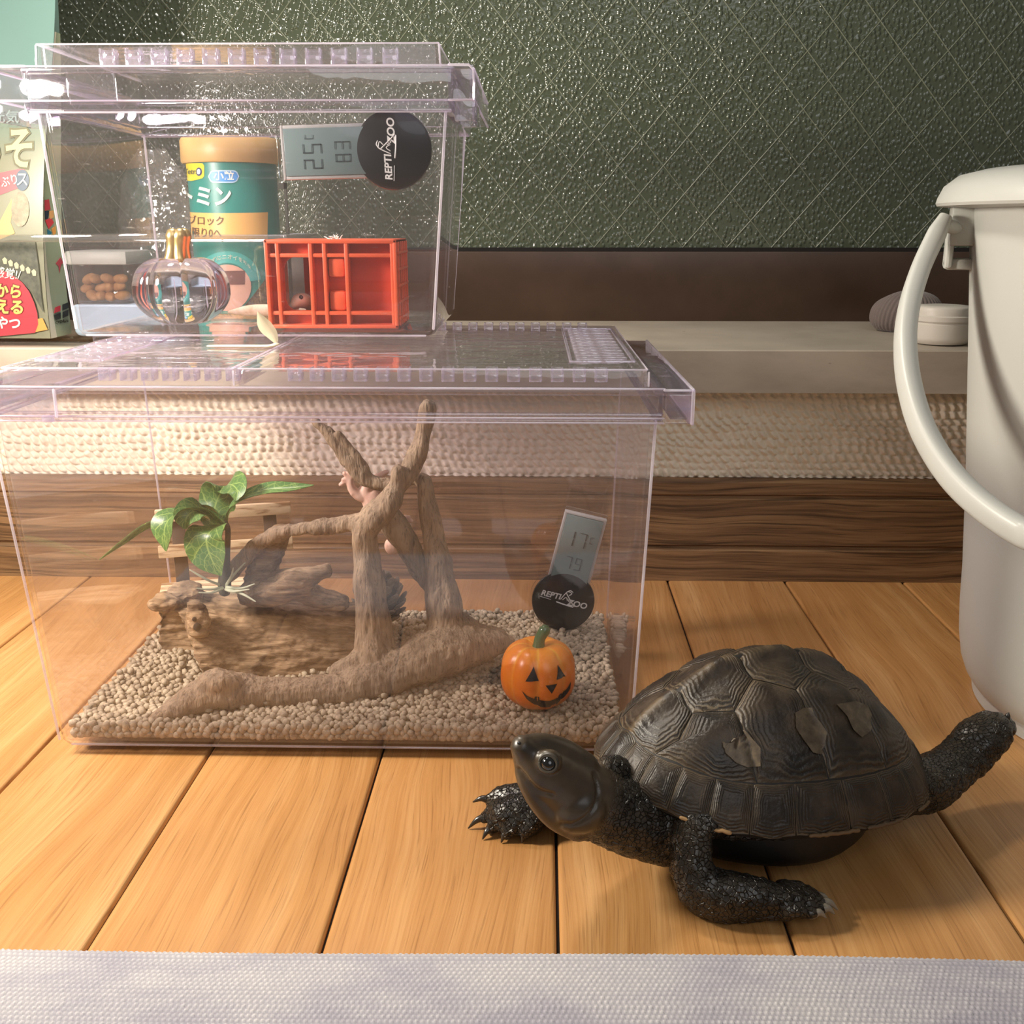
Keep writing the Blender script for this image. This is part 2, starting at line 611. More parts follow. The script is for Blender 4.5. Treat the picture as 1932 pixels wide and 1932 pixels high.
def glass(name, col='f4f0fa', rough=0.0, ior=1.49):
    m = M_(name)
    m.surf(m.n('BsdfGlass', {'Color': lin(col), 'Roughness': rough, 'IOR': ior}).outputs[0])
    return m.m


CASE = clear('clear_case_wall', haze=0.03, scratch=True)  # haze is dusty film with washed-out reflection painted into the walls
CASE_UP = clear('clear_case_wall_small', haze=0.02, scratch=True)
LIDM = clear('clear_lid', tint='fcfbfe', edge='f3eff7', haze=0.045, bump=0.08, power=4)
RIM = clear('lavender_rim', tint='fdfcff', edge='e4dbf2', f0=0.10, haze=0.03, rough=0.05, bump=0.15, bscale=60, power=2.6)
TOOTH = clear('tooth_plastic', tint='fbf9fe', edge='e8e0f4', f0=0.16, hazec='fdfaff', haze=0.14, rough=0.05, bump=0.3, bscale=200, power=2)
EDGE = clear('edge_glow', tint='f6f2fc', edge='ece4f8', f0=0.16, hazec='fdfaff', haze=0.45, rough=0.08, power=2)  # milky pale beads: bright glow along clear edges put into the colour
CLEAR = clear('clear_plastic', tint='fcfcfc', edge='d0d0d0')


def shell(b0, b1, z0, z1, t, r):
    """open-topped case: rounded rectangle b0 at the bottom growing to b1 at the top"""
    def ring(z, ins, rr):
        k = (z - z0) / (z1 - z0)
        q = [a + (b - a) * k for a, b in zip(b0, b1)]
        return rrect(q[0] + ins, q[1] - ins, q[2] + ins, q[3] - ins, max(rr, 0.0008), z)
    e = 0.003
    R = [ring(z0, e, r - e * .6), ring(z0 + e * .3, e * .3, r), ring(z0 + e, 0, r)]
    R += [ring(z0 + (z1 - z0) * k, 0, r) for k in (0.3, 0.6, 1.0)]
    R += [ring(z0 + (z1 - z0) * k, t, r - t) for k in (1.0, 0.6, 0.3)]
    R += [ring(z0 + t + .0007, t, r - t), ring(z0 + t, t + .001, r - t)]
    return MB().rings(R)


def open_lid(x0, x1, y0, y1, z0, z1, t, r=0.003, mb=None):
    """shallow lid, open below"""
    mb = mb or MB()
    e = 0.0012
    R = [rrect(x0 + t, x1 - t, y0 + t, y1 - t, r, z0), rrect(x0, x1, y0, y1, r, z0), rrect(x0 + e * .5, x1 - e * .5, y0 + e * .5, y1 - e * .5, r, z1 - e), rrect(x0 + e, x1 - e, y0 + e, y1 - e, r, z1)]
    R2 = [rrect(x0 + t, x1 - t, y0 + t, y1 - t, r, z0), rrect(x0 + t, x1 - t, y0 + t, y1 - t, r, z1 - t)]
    a = MB().rings(R, cap0=False)
    b = MB().rings(R2, cap0=False)
    n = len(R[0])
    return mb.add(a.v, a.f).add(b.v, b.f)


def tooth_mesh(wd, dp, ht, t):
    mb = MB()
    mb.box(-wd / 2, -wd / 2 + t, -dp / 2, dp / 2, 0, ht, t * .3)
    mb.box(wd / 2 - t, wd / 2, -dp / 2, dp / 2, 0, ht, t * .3)
    mb.box(-wd / 2, wd / 2, -dp / 2, -dp / 2 + t, 0, ht * .55, t * .3)
    mb.box(-wd / 2, wd / 2, dp / 2 - t, dp / 2, ht * .45, ht, t * .3)
    return mb


def frame(x0, x1, y0, y1, z0, z1, t, mb=None, bev=0.0006):
    mb = mb or MB()
    mb.box(x0, x1, y0, y0 + t, z0, z1, bev)
    mb.box(x0, x1, y1 - t, y1, z0, z1, bev)
    mb.box(x0, x0 + t, y0 + t, y1 - t, z0, z1, bev)
    mb.box(x1 - t, x1, y0 + t, y1 - t, z0, z1, bev)
    return mb


# ------------------------------------------------------------------ lower case
T = thing('terrarium_case', (-0.082, 0.472, 0), 'large clear plastic terrarium case with lavender rim holding gravel and driftwood', 'terrarium', 'clear terrarium cases')
shell((-0.206, 0.0425, 0.398, 0.547), (-0.2145, 0.0475, 0.392, 0.556), 0.0042, 0.1515, 0.0018, 0.006).build('case_body', CASE, T)
fo = MB().box(-0.008, 0.008, -0.004, 0.004, 0, 0.0046, 0.001).build('foot', RIM, T)
for i, (x, y) in enumerate(((-0.188, 0.408), (0.026, 0.408), (-0.188, 0.537), (0.026, 0.537))):
    q = fo if i == 0 else dup(fo, T)
    q.location = (x, y, 0)
rm = MB()
x0, x1, y0, y1 = -0.2165, 0.0495, 0.3895, 0.5585
frame(x0, x1, y0, y1, 0.1498, 0.1512, 0.0035, rm)
frame(x0, x1, y0, y1, 0.1525, 0.1535, 0.0025, rm)
frame(x0, x1, y0 + .0012, y1 - .0012, 0.1508, 0.1632, 0.0018, rm)
frame(x0 - .001, x1 + .001, y0 - .001, y1, 0.1605, 0.1632, 0.0045, rm)
rm.build('rim', RIM, T)
for sx, nm in ((1, 'side_flange'), (-1, 'side_flange')):
    m = MB()
    a, b = (0.0500, 0.0605) if sx > 0 else (-0.2280, -0.2170)
    m.box(a, b, 0.3885, 0.5590, 0.1608, 0.1628, 0.0006)
    xe = b if sx > 0 else a + .0018
    m.box(xe - .0018, xe, 0.3885, 0.5590, 0.1498, 0.1612, 0.0006)
    m.box(a, b, 0.3885, 0.3903, 0.1498, 0.1612, 0.0006)
    m.box(a + .002, b - .002, 0.3887, 0.47, 0.1515, 0.1522, 0.0002)
    m.build(nm, RIM, T)
eg = MB()
for z_, y_ in ((0.1499, 0.3893), (0.1518, 0.3890), (0.1632, 0.3892)):
    eg.tube([(x0, y_, z_), (x1, y_, z_)], 0.0004, 6)
for x_ in (-0.2279, 0.0604):
    eg.tube([(x_, 0.3886, 0.1499), (x_, 0.3886, 0.1627)], 0.0007, 6).tube([(x_, 0.3886, 0.1627), (x_, 0.5590, 0.1627)], 0.0007, 6).tube([(x_, 0.3886, 0.1500), (x_, 0.5590, 0.1500)], 0.0006, 6)
    eg.tube([(x_, 0.3886, 0.1627), (min(x0, x_) if x_ < 0 else x1, 0.3886, 0.1627)], 0.0005, 6)
eg.build('rim_edge', EDGE, T)
for sx in (0, 1):
    for sy in (0, 1):
        b, t_ = ((-0.2055, 0.042)[sx], (0.3985, 0.5465)[sy], 0.008), ((-0.2140, 0.0470)[sx], (0.3925, 0.5555)[sy], 0.150)
        MB().tube([b, t_], 0.0006, 6).build('corner_edge', EDGE, T)
MB().tube([(-0.201, 0.4, 0.0047), (0.038, 0.4, 0.0047)], 0.0005, 6).build('bottom_edge', EDGE, T)
tb = MB().box(-0.0125, 0.0125, 0.3868, 0.3892, 0.1518, 0.1625, 0.0007).build('hinge_tab', TOOTH, T)
for i, px_ in enumerate((47, 345, 575, 850, 1154)):
    q = tb if i == 0 else dup(tb, T)
    q.location = (at(px_, 765, y=0.388)[0], 0, 0)
    if i == 0:
        te = MB().tube([(-0.0125, 0.3866, 0.1520), (-0.0125, 0.3866, 0.1624)], 0.0005, 6).build('tab_edge', EDGE, q)
        te.matrix_parent_inverse = Matrix()
        te1 = dup(te, q)
        te1.location = (0.0250, 0, 0)
    else:
        dup(te, q)
        dup(te1, q)
cl_ = MB().box(-0.0022, 0.0022, 0.3872, 0.3895, 0.1496, 0.1522, 0.0006).build('clip', EDGE, T)
for i, px_ in enumerate((90, 318, 387, 505, 577, 815, 882, 1118, 1188)):
    q = cl_ if i == 0 else dup(cl_, T)
    q.location = (at(px_, 790, y=0.388)[0], 0, 0)
for (lx0, lx1, side) in ((-0.2075, -0.1160, -1), (-0.1150, 0.0440, 1)):
    ld = open_lid(lx0, lx1, 0.3925, 0.5655, 0.1632, 0.1702, 0.0016).build('lid', LIDM, T)
    le = MB()
    zt_ = 0.1698
    for q0, q1 in (((lx0 + .0012, 0.3935, zt_), (lx1 - .0012, 0.3935, zt_)), ((lx0 + .0008, 0.3940, zt_), (lx0 + .0008, 0.5645, zt_)), ((lx1 - .0008, 0.3940, zt_), (lx1 - .0008, 0.5645, zt_)), ((lx1 - .0002, 0.3930, 0.1636), (lx1 - .0002, 0.3932, zt_ - .001))):
        le.tube([q0, q1], 0.00035, 6)
    le.build('lid_edge', EDGE, ld)
    th = tooth_mesh(0.0050, 0.0060, 0.0052, 0.0009).build('latch_tooth', TOOTH, ld)
    xs = [at(u, 712, y=0.394)[0] for u in ([199 + 40 * i for i in range(7)] if side < 0 else [556 + 41.3 * i for i in range(15)])]
    for i, x in enumerate(xs):
        q = th if i == 0 else dup(th, ld)
        q.location = (x, 0.3960, 0.1650)
    th2 = dup(th, ld)
    th2.location = (xs[0], 0.5600, 0.1668)
    for x in xs[1:]:
        q = dup(th2, ld)
        q.location = (x, 0.5600, 0.1668)
    vx0, vx1 = (-0.2000, -0.1780) if side < 0 else (0.0170, 0.0375)
    vs = MB().box(vx0, vx1, -0.0012, 0.0012, 0.1700, 0.1716, 0.0005).build('vent_slat', TOOTH, ld)
    for i in range(11):
        q = vs if i == 0 else dup(vs, ld)
        q.location = (0, 0.420 + 0.0118 * i, 0)
    frame(vx0 - .003, vx1 + .003, 0.413, 0.546, 0.1699, 0.1708, 0.0012).build('vent_frame', TOOTH, ld)

# ------------------------------------------------------------------ upper case
U = thing('terrarium_case', (-0.128, 0.53, 0.1702), 'small clear plastic terrarium case standing on the larger case', 'terrarium', 'clear terrarium cases')
ux0, ux1, uy0, uy1 = -0.2160, -0.0365, 0.4665, 0.5915
shell((-0.2105, -0.0455, 0.4705, 0.5855), (ux0 + .0015, ux1 - .0015, uy0, uy1), 0.1738, 0.2705, 0.0018, 0.0055).build('case_body', CASE_UP, U)
fo = MB().box(-0.006, 0.006, -0.003, 0.003, 0, 0.0042, 0.001).build('foot', RIM, U)
for i, (x, y) in enumerate(((-0.199, 0.478), (-0.060, 0.478), (-0.199, 0.578), (-0.060, 0.578))):
    q = fo if i == 0 else dup(fo, U)
    q.location = (x, y, 0.1702)
rm = MB()
frame(ux0 - .001, ux1 + .001, uy0 - .0025, uy1 + .0025, 0.2692, 0.2706, 0.0035, rm)
frame(ux0 - .001, ux1 + .001, uy0 - .0020, uy1 + .0020, 0.2735, 0.2745, 0.0025, rm)
frame(ux0 - .001, ux1 + .001, uy0 - .0015, uy1 + .0015, 0.2698, 0.2872, 0.0018, rm)
frame(ux0 - .002, ux1 + .002, uy0 - .0030, uy1 + .0030, 0.2850, 0.2876, 0.0045, rm)
rm.build('rim', RIM, U)
for sx in (1, -1):
    m = MB()
    a, b = (ux1 + .001, ux1 + .0105) if sx > 0 else (ux0 - .0150, ux0 - .001)
    m.box(a, b, uy0 - .003, uy1 + .003, 0.2858, 0.2878, 0.0007)
    xe = b if sx > 0 else a + .002
    m.box(xe - .002, xe, uy0 - .003, uy1 + .003, 0.2740, 0.2862, 0.0007)
    m.box(a, b, uy0 - .003, uy0 - .001, 0.2740, 0.2862, 0.0007)
    m.box(a, b, uy1 + .001, uy1 + .003, 0.2740, 0.2862, 0.0007)
    m.build('side_flange', RIM, U)
    frame(*sorted((a + sx * .001, b + sx * .0005)), uy0 - .003, uy0 + .03, 0.2655, 0.2738, 0.0016).build('latch', RIM, U)
eg = MB()
for z_, y_ in ((0.2693, uy0 - .0024), (0.2740, uy0 - .002), (0.2875, uy0 - .0029)):
    eg.tube([(ux0, y_, z_), (ux1, y_, z_)], 0.0004, 6)
eg.tube([(ux0, uy1 + .002, 0.2693), (ux1, uy1 + .002, 0.2693)], 0.0004, 6)
for x_, xi in ((ux1 + .0103, ux1), (ux0 - .0148, ux0)):
    eg.tube([(xi, uy0 - .003, 0.2876), (x_ - .002 * (1 if x_ > -.1 else -1), uy0 - .003, 0.2876), (x_, uy0 - .003, 0.2855), (x_, uy0 - .003, 0.2740), (xi, uy0 - .003, 0.2738)], 0.0006, 6)
    eg.tube([(x_, uy0 - .003, 0.2860), (x_, uy1 + .003, 0.2860)], 0.0006, 6).tube([(x_, uy0 - .003, 0.2740), (x_, uy1 + .003, 0.2740)], 0.0006, 6)
eg.build('rim_edge', EDGE, U)
for sx in (0, 1):
    for sy in (0, 1):
        MB().tube([((-0.2100, -0.0460)[sx], (0.4710, 0.5850)[sy], 0.1775), ((ux0 + .002, ux1 - .002)[sx], (uy0 + .0005, uy1 - .0005)[sy], 0.2695)], 0.0006, 6).build('corner_edge', EDGE, U)
MB().tube([(-0.206, 0.4725, 0.1742), (-0.050, 0.4725, 0.1742)], 0.0005, 6).build('bottom_edge', EDGE, U)
tb = MB().box(-0.0105, 0.0105, uy0 - .0045, uy0 - .0028, 0.2722, 0.2850, 0.0007).build('hinge_tab', RIM, U)
for i, px_ in enumerate((178, 270, 432, 580, 685)):
    q = tb if i == 0 else dup(tb, U)
    q.location = (at(px_, 150, y=uy0)[0], 0, 0)
    q2 = dup(tb, U)
    q2.location = (at(px_ + 60, 195, y=uy1)[0], uy1 - uy0 + .006, 0)
ld = open_lid(-0.2135, -0.0400, 0.4675, 0.5905, 0.2872, 0.2972, 0.0016).build('lid', LIDM, U)
le = MB()
for q0, q1 in (((-0.2120, 0.4685, 0.2968), (-0.0415, 0.4685, 0.2968)), ((-0.2123, 0.4690, 0.2968), (-0.2123, 0.5890, 0.2968)), ((-0.0412, 0.4690, 0.2968), (-0.0412, 0.5890, 0.2968)), ((-0.0405, 0.4682, 0.2880), (-0.0410, 0.4684, 0.2962)), ((-0.2130, 0.4682, 0.2880), (-0.2125, 0.4684, 0.2962))):
    le.tube([q0, q1], 0.0004, 6)
le.build('lid_edge', EDGE, ld)
th = tooth_mesh(0.0066, 0.0050, 0.0066, 0.0009).build('latch_tooth', TOOTH, ld)
for i in range(12):
    q = th if i == 0 else dup(th, ld)
    q.location = (at(203 + 48.5 * i, 102, y=0.470)[0], 0.4712, 0.2886)

# ------------------------------------------------------------------ dial hygrometers
BLACK = plain('dial_black', '17171a', 0.28, coat=0.4)
LCDM = M_('lcd_screen')
LCDM.bsdf(color=lin('6f8080'), rough=0.25, coat=0.3)
LCDM = LCDM.m
DIG = plain('lcd_digit', '323c40', 0.5)
LOGO = plain('white_print', 'dcdcd8', 0.5)
SEG = {'0': 'abcdef', '1': 'bc', '2': 'abged', '3': 'abgcd', '5': 'afgcd', '7': 'abc', '8': 'abcdefg', '9': 'abcdfg', '6': 'acdefg', 'C': 'afed'}


def digits(mb, s, x, y, hgt, M):
    wd, t = hgt * 0.5, hgt * 0.10
    for ch in s:
        B = dict(a=(0, wd, hgt - t, hgt), d=(0, wd, 0, t), g=(0, wd, hgt / 2 - t / 2, hgt / 2 + t / 2), f=(0, t, hgt / 2, hgt), e=(0, t, 0, hgt / 2), b=(wd - t, wd, hgt / 2, hgt), c=(wd - t, wd, 0, hgt / 2))
        for k in SEG[ch]:
            a0, a1, b0, b1 = B[k]
            g = t * .35
            mb.box(x + a0 + g * .5, x + a1 - g * .5, y + b0 + g, y + b1 - g, 0.0066, 0.00672, mat=M)
        x += wd * 1.5
    return mb


def hygrometer(M, label, rows):
    R_ = 0.0168
    t = thing('hygrometer', M @ Vector((0, 0, 0)), label, 'hygrometer', 'dial thermo-hygrometers')
    mb = MB()
    mb.lathe([(0.0, -0.0012), (0.0085, -0.0012), (0.0100, -0.0004), (0.006, 0.0012), (0.004, 0.0022), (0.0, 0.0022)], 28)
    mb.v = [M @ p for p in mb.v]
    mb.build('suction_cup', CLEAR, t)
    mb = MB()
    mb.lathe([(0.0, 0.0014), (R_ + .0002, 0.0014), (R_ + .0012, 0.0022), (R_ + .0012, 0.0040), (R_ + .0004, 0.0046)], 56)
    mb.v = [M @ p for p in mb.v]
    mb.build('dial_case', CLEAR, t)
    mb = MB()
    mb.lathe([(0.0, 0.0044), (R_ - .0006, 0.0044), (R_, 0.0050), (R_ - .0003, 0.0060), (R_ - .0014, 0.0065), (0.0, 0.0067)], 64)
    mb.v = [M @ p for p in mb.v]
    dk = mb.build('dial', BLACK, t)
    MB().box(-0.0115, 0.0115, 0.0105, 0.0508, 0.0012, 0.0062, 0.0010, mat=M).build('display_case', CLEAR, t)
    f = MB()
    for q in ((-0.0112, -0.0098, 0.011, 0.0476), (0.0098, 0.0112, 0.011, 0.0476), (-0.0112, 0.0112, 0.0476, 0.0488)):
        f.box(*q, 0.0018, 0.0056, 0.0003, mat=M)
    f.build('display_frame', plain('frosted_frame', 'd6d4d2', 0.4, trans=0.4), t)
    sc = MB().box(-0.0098, 0.0098, 0.0120, 0.0474, 0.0020, 0.0064, 0.0003, mat=M).build('screen', LCDM, t)
    dg_ = MB()
    digits(dg_, rows[0], -0.0072, 0.0310, 0.0085, M)
    digits(dg_, 'C', 0.0052, 0.0345, 0.0038, M)
    digits(dg_, rows[1], -0.0046, 0.0185, 0.0070, M)
    dg_.build('digits', DIG, sc)
    k = R_ / 60

    def L(u, v):
        return M @ Vector((u * k, v * k, 0.00685))
    text_mesh('REPTI', 15.5 * k, LOGO, 'lettering', dk, M @ Matrix.Translation((-26 * k, 8 * k, 0.0068)), 0.00004, bold=0.00012, shear=0.12)
    text_mesh('ZOO', 16.5 * k, LOGO, 'lettering', dk, M @ Matrix.Translation((27 * k, 1 * k, 0.0068)), 0.00004, bold=0.00012, shear=0.12)
    lz = MB()
    for pts, r in ((((-6, 4), (0, 17), (4, 22), (12, 20), (8, 15)), 0.9), (((2, 18), (8, 11), (15, 3), (22, -4)), 1.1), (((-2, 4), (3, 10), (7, 4)), 0.8), (((7, 8), (11, 2), (13, 5)), 0.7), (((3, 22), (8, 25), (13, 23)), 0.9), ((( -12, -3), (4, -5), (20, -6)), 1.3)):
        lz.tube([L(u, v) for u, v in pts], r * k, 6, 3)
    lz.build('lizard_emblem', LOGO, dk)
    ul = MB()
    ul.tube([L(-46, 0.5), L(-24, -1)], 0.5 * k, 5)
    ul.build('underline', LOGO, dk)
    return t


a = math.radians(13.5)
c0 = at(1062, 1127, y=0.5200)
ML = Matrix(((math.cos(a), math.sin(a), 0, c0[0]), (0, 0, -1, c0[1]), (-math.sin(a), math.cos(a), 0, c0[2]), (0, 0, 0, 1)))
hygrometer(ML, 'tilted thermo-hygrometer with round black dial inside the lower case', ('17', '79'))
c0 = at(745, 284, y=0.4765)
a = math.radians(-1.5)
MU = Matrix(((math.sin(a), -math.cos(a), 0, c0[0]), (0, 0, -1, c0[1]), (math.cos(a), math.sin(a), 0, c0[2]), (0, 0, 0, 1)))
hygrometer(MU, 'sideways thermo-hygrometer with round black dial inside the small upper case', ('25', '83'))
# ------------------------------------------------------------------ contents of the small case
def gourd(R, Hh, lobes, depth, dimple, n=96, m=40, rot=0.0, taper=0.25):
    """ribbed pumpkin body standing on z = 0; returns point function and mesh builder"""
    def pt(th, ph, off=0.0):
        s_, c_ = math.sin(ph), math.cos(ph)
        k = abs(math.sin(lobes * (th - rot) / 2))
        g = 1 - depth * (1 - k ** 0.55) * min(1, s_ * 1.6)
        r = (R * s_ ** 0.66 if s_ > 0 else 0) * g + off
        r *= 1 - taper * max(0, -c_) ** 2
        z = Hh * 0.5 * (1 + (abs(c_) ** 0.9) * (1 if c_ > 0 else -1)) - dimple * math.exp(-(r / (0.34 * R)) ** 2) * (1 if c_ > 0 else -0.6)
        return Vector((r * math.cos(th), r * math.sin(th), z))
    mb = MB()
    mb.rings([[pt(2 * PI * j / n, PI * (i / m) * 0.999 + 0.0008) for j in range(n)] for i in range(m + 1)])
    return pt, mb


def shift(mb, v):
    v = Vector(v)
    mb.v = [p + v for p in mb.v]
    return mb


FLOOR_U = 0.1757
gx, gy = at(347, 600, y=0.4975)[0], 0.4975
G = thing('glass_pumpkin', (gx, gy, FLOOR_U), 'clear glass pumpkin ornament with gold stem in the small upper case', 'ornament')
PG = glass('pumpkin_glass', 'fbfaff', 0.0, 1.47)
pt, mb = gourd(0.0233, 0.0335, 8, 0.13, 0.0030, rot=0.35, taper=0.36)
shift(mb, (gx, gy, FLOOR_U)).build('pumpkin_body', PG, G, angle=180)
GOLD = plain('gold_stem', 'ecd08c', 0.30, metal=0.9)
mb = MB()
for k in range(5):
    a = 2 * PI * k / 5 + .3
    mb.tube([(gx + 0.0062 * math.cos(a) - .001, gy + 0.0062 * math.sin(a), FLOOR_U + 0.0285), (gx + 0.0036 * math.cos(a) - .0006, gy + 0.0036 * math.sin(a), FLOOR_U + 0.0325), (gx + 0.0027 * math.cos(a), gy + 0.0027 * math.sin(a), FLOOR_U + 0.0375), (gx + 0.0029 * math.cos(a) + .0006, gy + 0.0029 * math.sin(a), FLOOR_U + 0.0425)], [0.0022, 0.0029, 0.0030, 0.0034], 10, 4)
mb.build('stem', GOLD, G)

# orange crate
OR = M_('orange_plastic')
OR.bsdf(color=lin('da5c38'), rough=0.38, sss=0.0, spec=0.45)
OR = OR.m
ya, yb_ = 0.488, 0.526
X = lambda u: at(u, 540, y=ya)[0]
Zc = lambda v: at(630, v, y=ya)[2]
cz0, cz1, cx0, cx1 = FLOOR_U + .0002, Zc(452), X(502), X(750)
K = thing('orange_crate', ((cx0 + cx1) / 2, (ya + yb_) / 2, cz0), 'small bright orange plastic crate lying on its side in the upper case', 'crate')
mb = MB()
mb.box(cx0, cx0 + .0018, ya, yb_, cz0, cz1, .0005).box(cx1 - .0018, cx1, ya, yb_, cz0, cz1, .0005)
mb.box(cx0, cx1, ya, yb_, cz0, cz0 + .0018, .0005).box(cx0, cx1, ya, yb_, cz1 - .0018, cz1, .0005)
mb.build('crate_shell', OR, K)
hx0, hx1, hz0, hz1 = X(532), X(584), Zc(588), Zc(486)
mb = MB()
yp0, yp1 = ya + .006, ya + .0075
mb.box(cx0, hx0, yp0, yp1, cz0, cz1).box(hx1, X(655), yp0, yp1, cz0, cz1).box(X(655), cx1, ya + .010, ya + .0115, cz0, cz1)
mb.box(hx0, hx1, yp0, yp1, cz0, hz0).box(hx0, hx1, yp0, yp1, hz1, cz1)
for (cx_, cz_, s1, s2) in ((hx0, hz0, 1, 1), (hx0, hz1, 1, -1)):
    rr = 0.0055
    poly = [(cx_, cz_)] + [(cx_ + s1 * rr * (1 - math.sin(t)), cz_ + s2 * rr * (1 - math.cos(t))) for t in [PI / 2 * k / 6 for k in range(7)]]
    v, f = prism(poly, lambda u, q, h: (u, yp0 + h, q), .0015)
    mb.add(v, f)
mb.build('crate_base', plain('crate_orange_shaded', 'c9472e', .4), K, angle=30)  # shade of the recessed panel put into a darker crate orange
for (u, dpt) in ((526, .006), (588, .006), (614, .006), (655, .006), (741, .010)):
    MB().box(X(u) - .0009, X(u) + .0009, ya + .0004, ya + dpt + .0004, cz0 + .001, cz1 - .001, .0004).build('rib', OR, K)
for v_ in (482, 591):
    MB().box(cx0 + .001, cx1 - .001, ya + .0008, ya + .0064, Zc(v_) - .0009, Zc(v_) + .0009, .0004).build('rib', OR, K)
for (va, vb) in ((486, 524), (549, 588)):
    MB().box(X(618), X(650), ya + .0022, ya + .0068, Zc(vb), Zc(va), .0016).build('crate_pad', OR, K)
MB().box(X(543), X(567), yb_ - .0025, yb_ - .0008, cz0 + .001, cz1 - .001, .0004).build('rear_bar', OR, K)
for i in range(5):
    z = cz0 + .004 + i * .0075
    MB().box(cx1 - .0003, cx1 + .0009, ya + .002, yb_ - .001, z, z + .0012, .0003).build('side_rib', OR, K)
for i in range(5):
    y = ya + .004 + i * .0075
    MB().box(cx1 - .0003, cx1 + .0008, y, y + .0012, cz0 + .001, cz1 - .001, .0003).build('side_rib', OR, K)

# gecko looking out of the crate, tail behind
TAN = speckled('gecko_skin', ['c9ae8c', 'e0cdb0', 'eadcc6'], 240, 0.55, 0.25, 0.0003)
EYEB = plain('eye_black', '0b0a0a', 0.08, coat=1.0)
gp_ = lambda u, v, y: tuple(at(u, v, y=y))
gk = thing('gecko', gp_(562, 585, 0.512), 'small tan gecko peering out of the orange crate window', 'gecko')
P = [tube([gp_(546, 580, .4985), gp_(554, 575, .499), gp_(563, 568, .501), gp_(574, 568, .504), gp_(584, 575, .509), gp_(600, 580, .514), gp_(640, 582, .518)],
          [.0012, .0026, .0040, .0042, .0030, .0042, .0050], 14, 5, 0.85),
     tube([gp_(640, 583, .518), gp_(650, 586, .5235), gp_(620, 588, .5305), gp_(560, 588, .5320), gp_(500, 585, .5330), gp_(465, 586, .5335), gp_(432, 589, .5330)],
          [.0048, .0042, .0036, .0030, .0030, .0026, .0008], 12, 6),
     tube([gp_(600, 583, .513), gp_(592, 592, .508), gp_(580, 594, .5035)], [.0018, .0013, .0009], 8, 3), tube([gp_(556, 580, .5015), gp_(560, 588, .5000), gp_(553, 590, .4985)], [.0016, .0012, .0009], 8, 3),
     ball(gp_(566, 562, .4995), .0016, 10, 8)]
fuse('gecko_body', P, 0.00045, TAN, gk, 3)
mb = MB()
mb.add(*ball(gp_(568, 561, .4985), .0011, 10, 8)).build('eye', EYEB, gk)

# tuft of white fibres on the crate, dry leaf and strip on the large lid
rs = random.Random(5)
mb = MB()
for i in range(16):
    x = X(625) + rs.uniform(-.003, .003)
    z = cz1 + .0001
    d = Vector((rs.uniform(-1, 1), rs.uniform(-.8, .8), rs.uniform(.2, 1.1))).normalized() * rs.uniform(.0015, .0034)
    mb.tube([(x, .500, z), (x + d.x * .6, .500 + d.y * .5, z + d.z * .7), (x + d.x, .500 + d.y, z + d.z * .9)], [.00028, .00022, .00008], 5)
tag(mb.build('fibre_tuft', plain('fluff', 'e6e2d8', 0.9)), 'little tuft of white fluffy fibres on top of the orange crate', 'fluff', kind='stuff')
LEAFW = M_('dry_leaf')
tl = M_.n(LEAFW, 'BsdfTranslucent', {'Color': lin('d9d0b4')})
df = LEAFW.n('BsdfDiffuse', {'Color': lin('ded6bd')})
tp = LEAFW.n('BsdfTransparent', {})
LEAFW.surf(LEAFW.n('MixShader', {0: 0.35, 1: LEAFW.n('MixShader', {0: 0.4, 1: df.outputs[0], 2: tl.outputs[0]}).outputs[0], 2: tp.outputs[0]}).outputs[0])
LEAFW = LEAFW.m


def blade(spine, widths, wdir, fold=0.25, sub=6, nseg=4, curl=0.0):
    """leaf-like sheet along a spine; returns a builder with real thickness"""
    R = spline([list(p) + [w_] for p, w_ in zip(spine, widths)], sub)
    rows = []
    for i, q in enumerate(R):
        p = Vector(q[:3])
        t = (Vector(R[min(i + 1, len(R) - 1)][:3]) - Vector(R[max(i - 1, 0)][:3])).normalized()
        wv = Vector(wdir(i / (len(R) - 1)) if callable(wdir) else wdir)
        wv = (wv - t * wv.dot(t)).normalized()
        nv = t.cross(wv)
        rows.append([p + wv * (q[3] * s_) + nv * (q[3] * (fold * abs(s_) + curl * s_ * s_)) for s_ in [2 * k / nseg - 1 for k in range(nseg + 1)]])
    return rows


def sheet(rows, thick=0.00012):
    m = len(rows[0])
    mb = MB()
    v = [p for r in rows for p in r]
    f = [(i * m + j, i * m + j + 1, (i + 1) * m + j + 1, (i + 1) * m + j) for i in range(len(rows) - 1) for j in range(m - 1)]
    bm = bmesh.new()
    vv = [bm.verts.new(p) for p in v]
    for q in f:
        bm.faces.new([vv[i] for i in q])
    bm.normal_update()
    nn = [q.normal.copy() for q in vv]
    n = len(v)
    bm.free()
    v2 = [p - a * thick for p, a in zip(v, nn)]
    L_ = len(rows)
    rim = [j for j in range(m)] + [i * m + m - 1 for i in range(1, L_)] + [(L_ - 1) * m + j for j in range(m - 2, -1, -1)] + [i * m for i in range(L_ - 2, 0, -1)]
    f2 = f + [tuple(n + i for i in reversed(q)) for q in f] + [(rim[k], rim[(k + 1) % len(rim)], n + rim[(k + 1) % len(rim)], n + rim[k]) for k in range(len(rim))]
    mb.add(v + v2, f2)
    return mb


